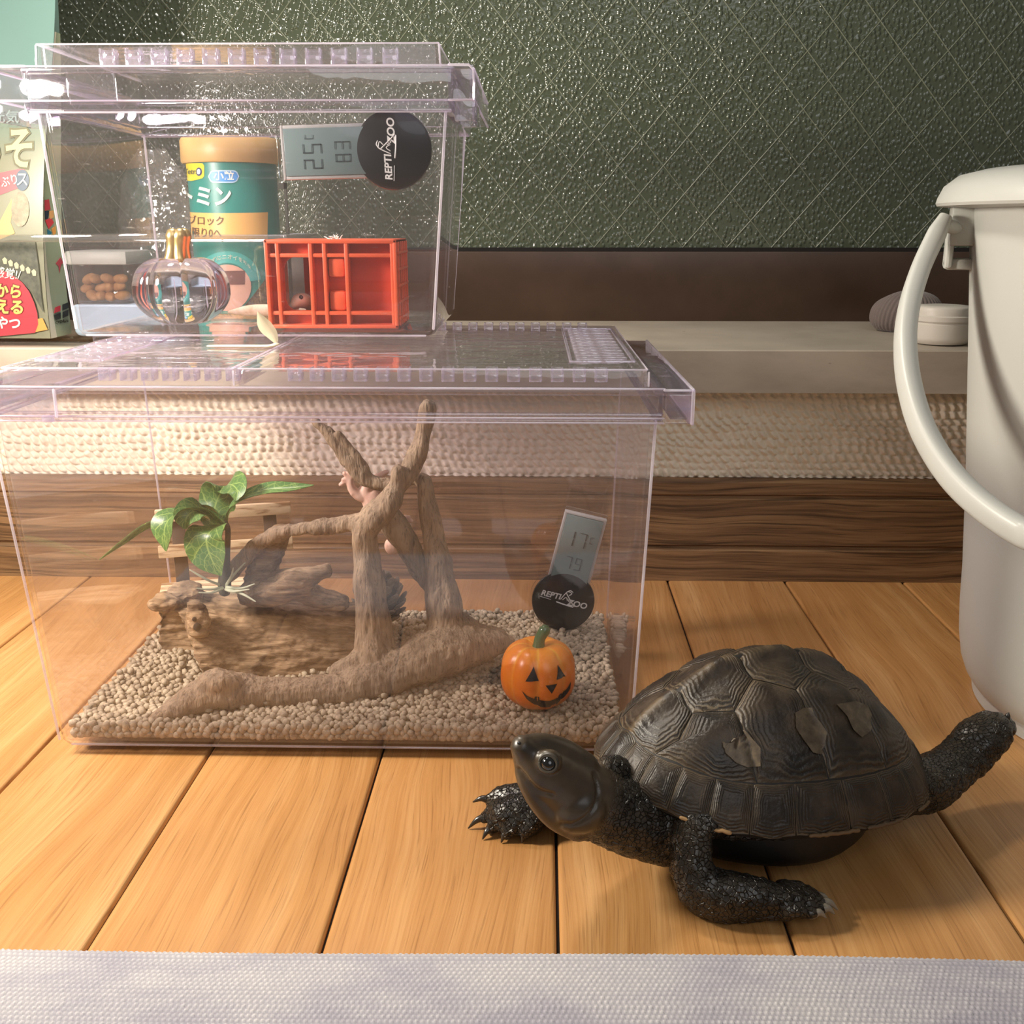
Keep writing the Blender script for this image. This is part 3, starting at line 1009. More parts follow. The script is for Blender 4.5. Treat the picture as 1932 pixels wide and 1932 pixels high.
LT = 0.1704
lf = thing('dry_leaf', at(519, 655, z=LT + .0012), 'pale papery dry leaf standing on the large lid before the crate', 'leaf')
rows = blade([at(521, 646, y=.4640), at(512, 630, y=.4645), at(497, 612, y=.4650), at(486, 588, y=.4655)], [.0010, .0026, .0030, .0003], (1, 0.1, .5), 0.35)
sheet(rows).build('leaf_blade', LEAFW, lf)
mb = MB()
mb.tube([at(395, 653, z=LT + .0007), at(450, 653, z=LT + .0007), at(505, 653, z=LT + .0008), at(520, 650, z=LT + .0012)], [.0012, .0014, .0014, .0018], 8, 3, 0.45)
mb.build('leaf_stalk', plain('dry_stalk', 'e8dfc6', 0.6), lf)

# ------------------------------------------------------------------ things on the sill, behind the cases
SZ = 0.1511
CLOUD = clear('frosted_plastic', tint='f4f4f2', edge='cccccc', haze=0.12)
tr_ = thing('storage_tray', (-0.30, 0.665, SZ), 'clear plastic open tray on the sill around bag and food can', 'tray')
mb = shell((-0.520, -0.150, 0.627, 0.714), (-0.522, -0.148, 0.625, 0.716), SZ, 0.2165, .0016, .004)
mb.build('tray_body', CLEAR, tr_)
frame(-.523, -.147, .6242, .7168, .2128, .2172, .0028).build('tray_rim', clear('tray_rim', tint='f4f6f4', edge='ffffff', f0=.2, haze=.12), tr_)

SZ += .0018                                                    # tray floor
# pale blue tub, food box on it
BLUE = M_('pale_blue_plastic')
BLUE.bsdf(color=lin('b9cfe4'), rough=0.4, trans=0.15)
tub = thing('plastic_tub', (-0.272, 0.665, SZ), 'pale blue plastic tub on the sill under the food box', 'tub')
a_, b_2 = at(133, 600, y=.648)[0], at(318, 600, y=.648)[0]
mb = shell((a_ + .001, b_2 - .001, .648, .692), (a_, b_2, .647, .693), SZ + .0018, SZ + .0205, .0016, .004)
mb.build('tub_body', BLUE.m, tub)
MB().box(a_ + .002, b_2 - .002, .649, .691, SZ + .0190, SZ + .0215, .001).build('tub_lid', BLUE.m, tub)
fb = thing('food_box', (-0.27, 0.665, SZ + .0217), 'clear food box with frosted lid of brown kibble on blue tub', 'container')
a_, b_2 = at(131, 530, y=.650)[0], at(240, 530, y=.650)[0]
fz = SZ + .0217
shell((a_ + .0015, b_2 - .0015, .651, .689), (a_, b_2, .650, .690), fz, fz + .0260, .0012, .004).build('box_body', CLEAR, fb)
MB().box(a_ - .0012, b_2 + .0012, .6488, .6912, fz + .0240, fz + .0325, .0018).build('box_lid', plain('frosted_lid', 'd8dad2', .45, trans=.35), fb)
KIB = speckled('kibble', ['94643c', 'b5814f', 'c9986a'], 120, .7, .4, .0006)
kb = MB()
kb.add(*ball((0, 0, 0), (.0055, .0036, .0030), 10, 7))
kb = kb.build('kibble', KIB, None)
rs = random.Random(2)
n_ = 0
for layer in range(3):
    for i in range(4):
        q = kb if n_ == 0 else dup(kb, None)
        q.location = (a_ + .0085 + i * (b_2 - a_ - .017) / 3 + rs.uniform(-.002, .002), .6575 + .003 * (layer % 2), fz + .0046 + layer * .0052 + rs.uniform(-.0005, .0005))
        q.rotation_euler = (rs.uniform(-.3, .3), rs.uniform(-.5, .5), rs.uniform(0, 3))
        tag(q, 'brown kibble piece inside the clear food box', 'pet food', 'kibble in the food box')
        n_ += 1

# food can
cxc, cyc = at(435, 280, y=.668)[0], .668
can = thing('food_can', (cxc, cyc, SZ), 'tall teal labelled pet food can with tan lid behind the small case', 'can')
rb = 0.0268
zt, zl = at(430, 305, y=cyc - .03)[2], at(430, 254, y=cyc - .033)[2]
PEL = speckled('can_pellets', ['5c4630', '8a6e4e', 'a98d68'], 500, .6, .8, .0012, 2)
mb = MB()
mb.lathe([(0, .0016), (rb - .0012, .0016), (rb - .0006, .003), (rb - .0006, .05), (0, .052)], 48, (cxc, cyc, SZ))
mb.build('pellet_fill', PEL, can)
mb = MB()
mb.lathe([(0, .0), (rb - .001, .0), (rb, .0012), (rb, zt - SZ + .004), (0, zt - SZ + .004)], 64, (cxc, cyc, SZ))
mb.build('can_body', CLEAR, can)
LIDC = plain('tan_lid', 'cda86a', .42)
mb = MB()
mb.lathe([(0, zt - SZ), (rb + .0026, zt - SZ), (rb + .0034, zt - SZ + .0012), (rb + .0032, zl - SZ - .0016), (rb + .0022, zl - SZ), (rb - .002, zl - SZ), (rb - .0026, zl - SZ - .0008), (0, zl - SZ - .0008)], 72, (cxc, cyc, SZ))
mb.build('can_lid', LIDC, can)
TEAL = plain('teal_label', '1f8378', .35)
AMB = plain('amber_band', 'e6b468', .4)


def on_can(u, v, h):
    """label pixel (as the photograph shows it) wrapped on the can"""
    X_ = max(-.999, min(.999, (u - 435 - (v - 280) * .082) / 83.0))
    a = math.asin(X_) + math.atan2(-cxc, cyc)                  # the camera looks at the can from its right
    r = rb + .0003 + h
    z = at(435, v + 3.0 - 4 * (1 - math.cos(a)), y=cyc - rb)[2]
    return Vector((cxc + r * math.sin(a), cyc - r * math.cos(a), z))


def wrap(u0, u1, v0, v1, h, name, mat, parent, rad=0.0, n=14, wave=0.0):
    mb = MB()
    top, bot = [], []
    us = [u0 + (u1 - u0) * i / n for i in range(n + 1)]
    def edge(u):
        if rad <= 0:
            return 0.0
        d = min(u - u0, u1 - u)
        return rad - math.sqrt(max(0, rad * rad - max(0, rad - d) ** 2)) if d < rad else 0.0
    rows = [[on_can(u, v0 + edge(u) + (v1 - edge(u) + wave * math.sin((u - u0) * .12) - v0 - edge(u)) * k / 4, h) for u in us] for k in range(5)]
    m_ = n + 1
    v = [p for r in rows for p in r]
    mb.add(v, [(i * m_ + j, i * m_ + j + 1, (i + 1) * m_ + j + 1, (i + 1) * m_ + j) for i in range(4) for j in range(n)])
    return mb.build(name, mat, parent, angle=180)


z_a = at(430, 500, y=cyc - rb)[2]
mb = MB()
n = 72
top_, bot_ = [], []
for j in range(n):
    a = 2 * PI * j / n
    d = ((a + PI) % (2 * PI)) - PI - math.atan2(-cxc, cyc)
    dn = d + math.atan2(-cxc, cyc)                              # 0 in front (-y), right is +
    low = at(430, 592 - max(0, min(1, (d + .1) / .9)) * 82 * (1 if -.1 < d < 1.6 else 0), y=cyc - rb)[2] if abs(d) < 1.6 else z_a
    p = Vector((math.sin(dn), -math.cos(dn), 0)) * (rb + .0002)
    bot_.append(Vector((cxc, cyc, low)) + p)
    top_.append(Vector((cxc, cyc, zt)) + p)
mb.rings([bot_, top_], False, False)
lab = mb.build('can_label', TEAL, can, angle=180)
wrap(350, 504.5, 399, 452, .0002, 'label_band', AMB, lab, n=20)
wrap(350, 389, 305, 336, .0002, 'yellow_badge', plain('yellow_badge', 'e8d22c', .4), lab, 5, wave=2.5)
wrap(396, 451, 318, 342, .0002, 'blue_pill', plain('pill_edge', 'b9dcf2', .4), lab, 12)
wrap(398, 449, 320.5, 339.5, .0004, 'blue_pill', plain('pill_blue', '3f8fd2', .4), lab, 9.5)
INK = plain('brown_print', '5a4020', .5)
CREAM = plain('cream_print', 'e8ecdf', .5)


def on_can_text(u, v, size, ptx=1.0):
    return lambda co: on_can(u + co.x * 1000 * ptx, v - co.y * 1000, .0006 + max(0, co.z) * .1)


text_mesh('Tetra', .015, plain('grey_print', '5c6030', .5), 'lettering', lab, None, .00004, fn=on_can_text(366, 321, 1, .8), bold=.0002)
mb = MB()
mb.add(*prism([(7 * math.cos(t), 8 * math.sin(t)) for t in [2 * PI * i / 20 for i in range(20)]], lambda u, v, h: on_can(380 + u * .75, 321 - v, .0004 + h), .0001))
mb.build('badge_ring', plain('badge_navy', '30346a', .5), lab)
mb = MB()
mb.add(*prism([(4 * math.cos(t), 5 * math.sin(t)) for t in [2 * PI * i / 16 for i in range(16)]], lambda u, v, h: on_can(380 + u * .75, 321 - v, .0006 + h), .0001))
mb.build('badge_dot', CREAM, lab)
text_mesh('小粒', .018, CREAM, 'lettering', lab, None, .00004, fn=on_can_text(424, 330, 1), bold=.0004)
text_mesh('プトミン', .042, CREAM, 'lettering', lab, None, .00004, fn=on_can_text(373, 370, 1, .78), bold=.0012)
text_mesh('ニオイブロック', .019, INK, 'lettering', lab, None, .00004, fn=on_can_text(368, 415, 1, .88), bold=.0002)
text_mesh('ニオイ限り0へ', .020, INK, 'lettering', lab, None, .00004, fn=on_can_text(371, 438, 1, .78), bold=.0002)


def disc_on_can(u, v, r, h, name, mat, a0=0, a1=2 * PI, r0=0.0):
    mb = MB()
    n = 28
    R_ = [[on_can(u + q * math.cos(a0 + (a1 - a0) * i / n), v - q * math.sin(a0 + (a1 - a0) * i / n), h) for i in range(n + 1)] for q in ([r0 + (r - r0) * k / 4 for k in range(5)])]
    mb.rings(R_, False, False, closed=False)
    return mb.build(name, mat, lab, angle=180)


disc_on_can(432, 533, 62, .0002, 'round_seal', plain('seal_teal', '3aa39c', .4), 0.1, PI + .3, 40)
disc_on_can(432, 540, 44, .0003, 'round_seal', plain('seal_pink', 'd0a08c', .4))
wrap(398, 464, 508, 534, .0005, 'seal_panel', plain('seal_brown', '6b4038', .4), lab)
text_mesh('まぜずにニオイを吸収', .010, CREAM, 'lettering', lab, None, .00004, fn=lambda co: on_can(432 + 51 * math.sin(co.x * 1000 / 51), 533 - (51 + co.y * 1000) * math.cos(co.x * 1000 / 51), .0005), bold=.0002)

SZ -= .0018
# slotted strip behind the can
sx = at(527, 400, y=.728)[0]
st_ = thing('slotted_strip', (sx, .7295, SZ), 'grey slotted plastic strip standing just right of the food can', 'strip')
mb = MB()
GREY = plain('smoke_plastic', '6a6a60', .4)
mb.box(sx - .0048, sx - .0028, .728, .731, SZ, .2500).box(sx + .0040, sx + .0056, .728, .731, SZ, .2500).box(sx - .0048, sx + .0056, .728, .731, .2460, .2500)
mb.build('strip_frame', GREY, st_)
sb = MB().box(sx - .0030, sx + .0042, .7065, .7085, -.0012, .0012).build('strip_rung', GREY, st_)
for i in range(16):
    q = sb if i == 0 else dup(sb, st_)
    q.location = (0, 0, SZ + .005 + i * .0058)

# crumpled clear bag
bgx = at(290, 330, y=.738)[0]
mb = MB()
rs = random.Random(11)
rg = []
for i in range(15):
    k = i / 14
    z = SZ + .0030 + k * .118
    wd = .026 * (0.75 + .35 * math.sin(PI * min(1, k * 1.1))) if k < .8 else .026 * (1.0 - (k - .8) * 3.2)
    dp = .010 * (1 - k * .6) + .001
    rg.append([Vector((bgx + wd * math.cos(t) * (1 + .10 * noise.noise((i * .5, math.cos(t) * 2, math.sin(t) * 2))), .738 + dp * math.sin(t) + .005 * noise.noise((i * .8, math.cos(t) * 3, math.sin(t) * 3)), z + .004 * noise.noise((math.cos(t) * 2, i, math.sin(t))))) for t in [2 * PI * j / 28 for j in range(28)]])
mb.rings(rg)
bag0 = thing('plastic_bag', (bgx, .738, SZ), 'crumpled clear plastic bag glinting beside the food can', 'bag')
mb.build('bag_film', clear('bag_film', tint='f0f0ea', edge='d8d8cc', f0=.12, haze=.17, rough=.12, bump=.9, bscale=130), bag0, angle=15)

SZ += .0018
# printed snack pouch at the left edge
PO = thing('snack_pouch', (-.34, .657, SZ), 'tall printed pet treat pouch standing at the left edge', 'pouch')
xr, yf = at(97, 640, y=.645)[0], .6440
xrt = at(116, 50, y=.658)[0]
D_ = .030
Wp = .105


def pouch_front(fx, fz):
    """fx 0 right edge .. 1 left, fz 0 bottom .. 1 top"""
    z = SZ + .001 + fz * .213
    e = xr + (xrt - xr) * fz + (-.0075) * math.sin(PI * min(1, fz * 1.15)) * (1 - fz) 
    return Vector((e - fx * Wp, yf + .0145 * fz ** 1.6 + .0008 * math.sin(fz * 9 + fx * 5), z))


def pouch_back(fx, fz):
    p = pouch_front(fx, fz)
    return Vector((p.x, yf + D_ - (D_ - .0153) * fz ** 1.6, p.z))


mb = MB()
rg = []
for i in range(19):
    fz = i / 18
    a_, c_ = pouch_front(0, fz), pouch_back(0, fz)
    fold = .0055 * math.sin(PI * min(1, fz * 1.2)) if fz < .83 else 0
    mid = (a_ + c_) / 2 + Vector((-fold, 0, 0))
    rg.append([pouch_front(1 - j / 8, fz) for j in range(9)] + [mid, c_] + [pouch_back(j / 8, fz) for j in range(1, 9)])
mb.rings(rg)
PAPERBAG = M_('pouch_print')
zc_ = PAPERBAG.n('SeparateXYZ', {0: PAPERBAG.n('NewGeometry').outputs['Position']}).outputs[2]
PAPERBAG.bsdf(color=PAPERBAG.ramp(PAPERBAG.n('MapRange', {0: zc_, 1: .26, 2: .30}).outputs[0], [(0, lin('8a8a74')), (1, lin('6a8a84'))]), rough=.3, coat=.25)
mb.build('pouch_body', PAPERBAG.m, PO, angle=50)
# side gusset panel and white seam
GREENP = plain('gusset_green', 'a3b096', .35)
WHITEP = plain('seam_white', 'ece8d6', .4)
mb, mb2 = MB(), MB()
ga, gb, gc = [], [], []
for i in range(19):
    fz = i / 18 * .84
    a_, c_ = pouch_front(0, fz), pouch_back(0, fz)
    fold = .0055 * math.sin(PI * min(1, fz * 1.2))
    mid = (a_ + c_) / 2 + Vector((-fold, 0, 0))
    o_ = Vector((.0004, 0, 0))
    ga.append(a_ + o_)
    gb.append(a_ + (mid - a_) * .55 + o_)
    gc.append(c_ + o_)
    if i == 0:
        pass
mids = [(pouch_front(0, i / 18 * .84) + pouch_back(0, i / 18 * .84)) / 2 + Vector((-.0055 * math.sin(PI * min(1, i / 18 * .84 * 1.2)) + .0004, 0, 0)) for i in range(19)]
mb.rings([[a, b] for a, b in zip(ga, gb)], False, False, closed=False)
mb2.rings([[b, m2, c] for b, m2, c in zip(gb, mids, gc)], False, False, closed=False)
mb.build('pouch_seam', WHITEP, PO, angle=180)
gus = mb2.build('pouch_gusset', GREENP, PO, angle=180)


def pf(u, v, h=.0005):
    """pixel on the pouch front, as the photograph shows it"""
    z = at(u, v, y=.650)[2]
    fz = max(0, min(1, (z - SZ - .001) / .213))
    y = yf + .0145 * fz ** 1.6
    p = at(u, v, y=y - h)
    return p


def patch(poly, h, name, mat, parent, fn=pf, d=.00015):
    mb = MB()
    v, f = prism(poly, lambda u, q, k: fn(u, q, h + k), d)
    mb.add(v, f)
    return mb.build(name, mat, parent, smooth=False)


RED = plain('pouch_red', 'cc4450', .35)
patch([(-60, 640), (66, 628), (72, 612), (70, 590), (64, 570), (55, 550), (42, 533), (25, 520), (0, 508), (-30, 500), (-60, 500)], .0009, 'red_panel', RED, PO)
patch([(-60, 392), (0, 366), (48, 317), (45, 340), (50, 366), (0, 384), (-60, 404)][:3] + [(30, 312), (30, 350), (0, 364), (-60, 384)], .0008, 'red_ribbon', plain('ribbon_red', 'a8555c', .35), PO) if False else patch([(-60, 340), (0, 326), (47, 316), (48, 350), (0, 368), (-60, 384)], .0008, 'red_ribbon', plain('ribbon_red', 'a8555c', .35), PO)
patch([(42 + 13 * math.cos(t), 340 + 20 * math.sin(t)) for t in [2 * PI * i / 20 for i in range(20)]], .0010, 'navy_disc', plain('pouch_navy', '44566a', .35), PO)
patch([(-60, 400), (0, 372), (20, 366), (24, 390), (20, 420), (28, 440), (0, 452), (-60, 470)], .0006, 'tan_picture', plain('picture_tan', 'd2b06e', .4), PO)
patch([(38 + 17 * math.cos(t), 395 + 33 * math.sin(t)) for t in [2 * PI * i / 18 for i in range(18)]], .0007, 'grey_picture', speckled('picture_grey', ['7c7560', 'a89a80'], 300, .4, 0), PO)
patch([(-60, 470), (20, 452), (66, 455), (72, 500), (78, 560), (82, 590), (60, 552), (40, 530), (0, 507), (-60, 500)], .0006, 'dark_picture', speckled('picture_dark', ['3c4038', '6a6a58'], 260, .4, 0), PO)
for i in range(6):
    u0, v0 = 4 + i * 11, 489 + i * 4.5
    patch([(u0, v0), (u0 + 5, v0 - 4), (u0 + 9.5, v0 + 1), (u0 + 9, v0 + 9), (u0 + 3, v0 + 9)], .0011, 'pale_tooth_mark', plain('tooth_cream', 'c8c3a4', .4), PO)
patch([(58, 604), (80, 600), (90, 622), (64, 627)], .0008, 'orange_corner', plain('picture_orange', 'd9a455', .4), PO)
YEL = plain('pouch_yellow', 'f0d070', .4)


def pf_text(s_, size, u, v, mat, h=.0013, sq=1.0, tilt=0.0, bold=.0002):
    ct, sn = math.cos(tilt), math.sin(tilt)
    text_mesh(s_, size, mat, 'lettering', PO, None, .00004, fn=lambda co: pf(u + (co.x * ct - co.y * sn) * 1000, v - (co.x * sn + co.y * ct) * 1000, h + max(0, co.z)), bold=bold, squeeze=sq)


OUTL = plain('outline_olive', '6e6c50', .5)
pf_text('元気', .026, 10, 222, plain('print_sage', '9ec4b4', .5))
pf_text('ろそ', .085, 6, 285, OUTL, .0010, .72, 0, .006)
pf_text('ろそ', .085, 6, 285, plain('print_pale', 'b9b88c', .5), .0014, .72, 0, .0020)
pf_text('つぶり', .022, 10, 344, CREAM, .0013, .8, .25)
pf_text('ス', .030, 42, 340, CREAM, .0016, .8)
pf_text('感覚!/', .022, 14, 517, CREAM, .0014, .9, -.12)
pf_text('から', .028, 16, 551, plain('outline_red', '8c2430', .5), .0012, .95, -.05, .003)
pf_text('から', .028, 16, 551, YEL, .0016, .95, -.05, .0010)
pf_text('える', .030, 18, 581, plain('outline_red2', '8c2430', .5), .0012, .95, -.04, .003)
pf_text('える', .030, 18, 581, YEL, .0016, .95, -.04, .0010)
pf_text('やつ', .025, 16, 611, CREAM, .0014, .95, -.04, .0008)


def gf(u, v, h=.0006):
    """pixel on the pouch gusset"""
    p = at(u, v, x=xr + .0006 + h)
    return p


def gus_pt(u, v, h=.0006):
    z = at(u, v, y=.665)[2]
    p = at(u, v, y=.660)
    fz = max(0, min(.84, (z - SZ - .001) / .213))
    a_, c_ = pouch_front(0, fz), pouch_back(0, fz)
    m_ = (a_ + c_) / 2 + Vector((-.0055 * math.sin(PI * min(1, fz * 1.2)), 0, 0))
    # walk along the two gusset facets and take the point seen nearest to u
    best = None
    for q0, q1 in ((a_, m_), (m_, c_)):
        for k in range(13):
            q = q0 + (q1 - q0) * (k / 12)
            d = q - CAM
            uu = 966 + F * d.dot(RT) / d.dot(FW)
            if best is None or abs(uu - u) < best[0]:
                best = (abs(uu - u), q)
    q = best[1]
    return Vector((q.x + .0004 + h, q.y, z))


for q, mt in (([(101, 578), (112, 576), (112, 586), (99, 588)], 'cc2f44'), ([(115, 575), (126, 572), (127, 583), (115, 586)], '23262b'), ([(99, 592), (112, 589), (112, 600), (103, 601)], '23262b'), ([(115, 589), (127, 586), (126, 597), (115, 600)], '23262b')):
    patch(q, .0004, 'emblem_quarter', plain('emblem_' + mt, mt, .4), gus, gus_pt, .0002)
text_mesh('KYORIN', .0085, plain('emblem_ink', '2b2e30', .5), 'lettering', gus, None, .00002, fn=lambda co: gus_pt(113.5 + co.x * 800, 606 - co.y * 1000, .0006), bold=.0001)
patch([(103, 497), (111, 486), (116, 496), (112, 500), (109, 515), (107, 503)], .0004, 'red_mark', plain('mark_red', 'c04a58', .4), gus, gus_pt)
for q, mt in (([(82, 378), (90, 376), (94, 395), (82, 398)], 'b8434c'), ([(83, 398), (89, 398), (89, 412), (83, 414)], '2c3440'), ([(90, 398), (97, 397), (99, 410), (90, 414)], 'd8a26c'), ([(84, 416), (93, 410), (98, 420), (90, 432)], 'c8404a'), ([(86, 432), (94, 438), (93, 446), (86, 442)], '2a6f86'), ([(95, 432), (101, 426), (103, 440), (97, 444)], 'd99a50')):
    patch(q, .0004, 'colour_patch', plain('patch_' + mt, mt, .4), gus, gus_pt)
SZ -= .0018
# ------------------------------------------------------------------ contents of the large case: soil pellets
def pellet_mat():
    m = M_('soil_pellet')
    oi = m.n('ObjectInfo')
    p = m.n('NewGeometry').outputs['Position']
    a = m.n('TexNoise', {'Vector': p, 'Scale': 240.0, 'Detail': 1})
    b = m.n('TexNoise', {'Vector': p, 'Scale': 1800.0, 'Detail': 4})
    c = m.ramp(a.outputs[0], [(0.3, lin('857560')), (0.5, lin('ab9a80')), (0.7, lin('c4b498'))])
    m.bsdf(color=m.mix(0.3, c, m.ramp(b.outputs[0], [(.3, lin('736550')), (.7, lin('d0c2a6'))])), rough=.85, normal=m.bump(b.outputs[0], .4, .0003))
    return m.m


PEL2 = pellet_mat()


def ico(sub, seed):
    bm = bmesh.new()
    bmesh.ops.create_icosphere(bm, subdivisions=sub, radius=1)
    rs = random.Random(seed)
    sq = (1 + rs.uniform(-.12, .2), 1 + rs.uniform(-.12, .12), .82 + rs.uniform(-.1, .1))
    for q in bm.verts:
        d = q.co.normalized()
        q.co = d * (1 + .16 * noise.noise(d * 1.3 + Vector((seed * 3.1, 0, 0))) + .06 * noise.noise(d * 3 + Vector((0, seed * 2.3, 0))))
        q.co = Vector((q.co.x * sq[0], q.co.y * sq[1], q.co.z * sq[2]))
    v = np.array([tuple(q.co) for q in bm.verts])
    f = np.array([[q.index for q in p.verts] for p in bm.faces])
    bm.free()
    return v, f


rs = np.random.RandomState(4)
PR = 0.00172
spots = []
sp_ = 0.00305
iy = 0
y = 0.4032
while y < 0.5430:
    x = -0.2016 + (iy % 2) * sp_ / 2
    while x < 0.0388:
        spots.append((x + rs.uniform(-.0007, .0007), y + rs.uniform(-.0006, .0006), 0.0123 + rs.uniform(-.0008, .0009) + 0.0010 * noise.noise((x * 40, y * 40, 0))))
        x += sp_
    y += sp_ * 0.87
    iy += 1
for z_, o_ in ((.0084, 0), (.0106, .5)):
    x = -0.2010 + o_ * sp_
    while x < 0.0380:
        spots.append((x + rs.uniform(-.0006, .0006), 0.4026 + rs.uniform(0, .0005), z_ + rs.uniform(-.0004, .0004)))
        x += sp_
    y = .4045 + o_ * sp_
    while y < .544:
        spots.append((-.2012 - .06 * (z_ - .006) + rs.uniform(0, .0005), y, z_ + rs.uniform(-.0004, .0004)))
        y += sp_
# loose pellets pushed up beside the roots
for _ in range(220):
    x, y = rs.uniform(-.2, .04), rs.uniform(.405, .54)
    spots.append((x, y, .0146 + rs.uniform(-.0004, .0006)))
spots.sort(key=lambda q: q[1] - (0.0 if q[2] > .0112 else .0002))
kinds2 = []
for k in range(6):
    v, f = ico(2, k)
    me = bpy.data.meshes.new('soil_pellet')
    me.from_pydata((v * PR).tolist(), [], f.tolist())
    me.polygons.foreach_set('use_smooth', [True] * len(f))
    me.materials.append(PEL2)
    kinds2.append(me)
for i, q in enumerate(spots[:300]):
    o = link('soil_pellet', kinds2[i % 6])
    o.location = q
    o.rotation_euler = tuple(rs.uniform(0, 6.28, 3))
    o.scale = (rs.uniform(.85, 1.2),) * 3
    tag(o, 'round tan soil pellet at the front glass of the large case', 'pellet', 'soil pellets along the front wall')
vs_, fs_ = [], []
base = [ico(1, 20 + k) for k in range(6)]
nb = 0
for i, q in enumerate(spots[300:]):
    v, f = base[i % 6]
    a, b = rs.uniform(0, 6.28, 2)
    ca, sa, cb, sb = math.cos(a), math.sin(a), math.cos(b), math.sin(b)
    Rm = np.array([[ca, -sa, 0], [sa, ca, 0], [0, 0, 1]]) @ np.array([[1, 0, 0], [0, cb, -sb], [0, sb, cb]])
    vs_.append((v * PR * rs.uniform(.82, 1.2)) @ Rm.T + np.array(q))
    fs_.append(f + nb)
    nb += len(v)
bx = MB().box(-.2010, .0380, .4040, .5430, .0061, .0112)
vv, ff = np.concatenate(vs_), np.concatenate(fs_)
me = bpy.data.meshes.new('soil_pellet_bed')
me.from_pydata(vv.tolist() + [tuple(p) for p in bx.v], [], ff.tolist() + [tuple(i + nb for i in q) for q in bx.f])
me.polygons.foreach_set('use_smooth', [True] * len(ff) + [False] * 6)
me.materials.append(PEL2)
tag(link('soil_pellet_bed', me), 'bed of tan soil pellets covering the floor of the large case', 'gravel', kind='stuff')


# ------------------------------------------------------------------ driftwood
def bark(name, cols, sc, st=(1, 1, 1), b=.5, **k):
    return speckled(name, cols, sc, .8, b, .0008, 8, st, **k)


LOGM = M_('weathered_log')
co = LOGM.coord('Object')
n1 = LOGM.n('TexNoise', {'Vector': LOGM.n('Mapping', {'Vector': co, 'Scale': (36, 520, 520), 'Rotation': (0, .12, .1)}).outputs[0], 'Scale': 1.0, 'Detail': 5, 'Roughness': .65})
n2 = LOGM.n('TexNoise', {'Vector': co, 'Scale': 70.0, 'Detail': 6})
c = LOGM.ramp(n1.outputs[0], [(.3, lin('66503a')), (.5, lin('9a7e5e')), (.7, lin('bfa37e'))])
c = LOGM.mix(LOGM.ramp(n2.outputs[0], [(.45, (.0, .0, .0)), (.65, (.7, .7, .7))]), c, lin('54402d'))
LOGM.bsdf(color=c, rough=.85, normal=LOGM.bump(LOGM.math('ADD', n1.outputs[0], n2.outputs[0]), .8, .0012))
LOGM = LOGM.m
ROOTM = M_('root_wood')
co = ROOTM.coord('Object')
n1 = ROOTM.n('TexNoise', {'Vector': co, 'Scale': 60.0, 'Detail': 6, 'Roughness': .6})
n2 = ROOTM.n('TexNoise', {'Vector': ROOTM.n('Mapping', {'Vector': co, 'Scale': (1, 1, .25)}).outputs[0], 'Scale': 420.0, 'Detail': 4})
c = ROOTM.ramp(n1.outputs[0], [(.3, lin('6a5a49')), (.5, lin('93806a')), (.68, lin('b39d80'))])
c = ROOTM.mix(.35, c, ROOTM.ramp(n2.outputs[0], [(.3, lin('5c4a38')), (.7, lin('b59c7c'))]))
n3 = ROOTM.n('TexNoise', {'Vector': ROOTM.n('Mapping', {'Vector': co, 'Scale': (1, 1, .18), 'Rotation': (.2, .4, 0)}).outputs[0], 'Scale': 900.0, 'Detail': 3})
c = ROOTM.mix(ROOTM.math('MULTIPLY', ROOTM.ramp(n3.outputs[0], [(.34, (1, 1, 1)), (.44, (0, 0, 0))]), .55), c, lin('453628'))
ROOTM.bsdf(color=c, rough=.8, normal=ROOTM.bump(ROOTM.math('ADD', ROOTM.math('ADD', n1.outputs[0], n2.outputs[0]), n3.outputs[0]), .75, .0010))
ROOTM = ROOTM.m


def nz3(p, s):
    return noise.noise((p[0] * s[0], p[1] * s[1], p[2] * s[2]))


def disp_fn(*layers):
    def fn(co, no):
        out = np.zeros_like(co)
        for s, a in layers:
            out += no * np.array([a * nz3(p, s) for p in co])[:, None]
        return out
    return fn


def P3(*q):
    return [tuple(at(u, v, y=y)) for u, v, y in q]


A_, B_ = Vector((-.1690, .4690, .0125)), Vector((-.0800, .4870, .0125))
rg = []
for i in range(21):
    k = i / 20
    c = A_.lerp(B_, k)
    ry, rz = .0265 - .0035 * k, .0385 - .013 * k
    th_ = .0062 - .001 * k
    ring = []
    for s_ in (1, -1):
        n = 22
        for j in range(n + 1):
            t = (j / n if s_ > 0 else 1 - j / n) * PI * 1.06 - .09
            q = 0 if s_ > 0 else th_
            front = max(0, math.cos(t))
            back = max(0, -math.cos(t))
            xs = 0
            if k < .25:
                xs = (1 - k / .25) * (.0145 * front - .002 * math.sin(t * 7) + .004 * noise.noise((t * 2, 0, 0)) - .008 * math.sin(t) - .020 * back)
            if k > .85:
                xs = (k - .85) / .15 * .005 * noise.noise((t * 3, 5, 0))
            ring.append(c + Vector((xs, -(ry - q) * math.cos(t) * (.72 if math.cos(t) < 0 else 1), (rz - q) * math.sin(t) - (.001 if s_ > 0 else 0))))
    rg.append(ring)
lm = MB()
lm.rings(rg)
LG = thing('hollow_log', (-.125, .475, .0125), 'weathered hollow driftwood log with stub branch inside the large case', 'driftwood')
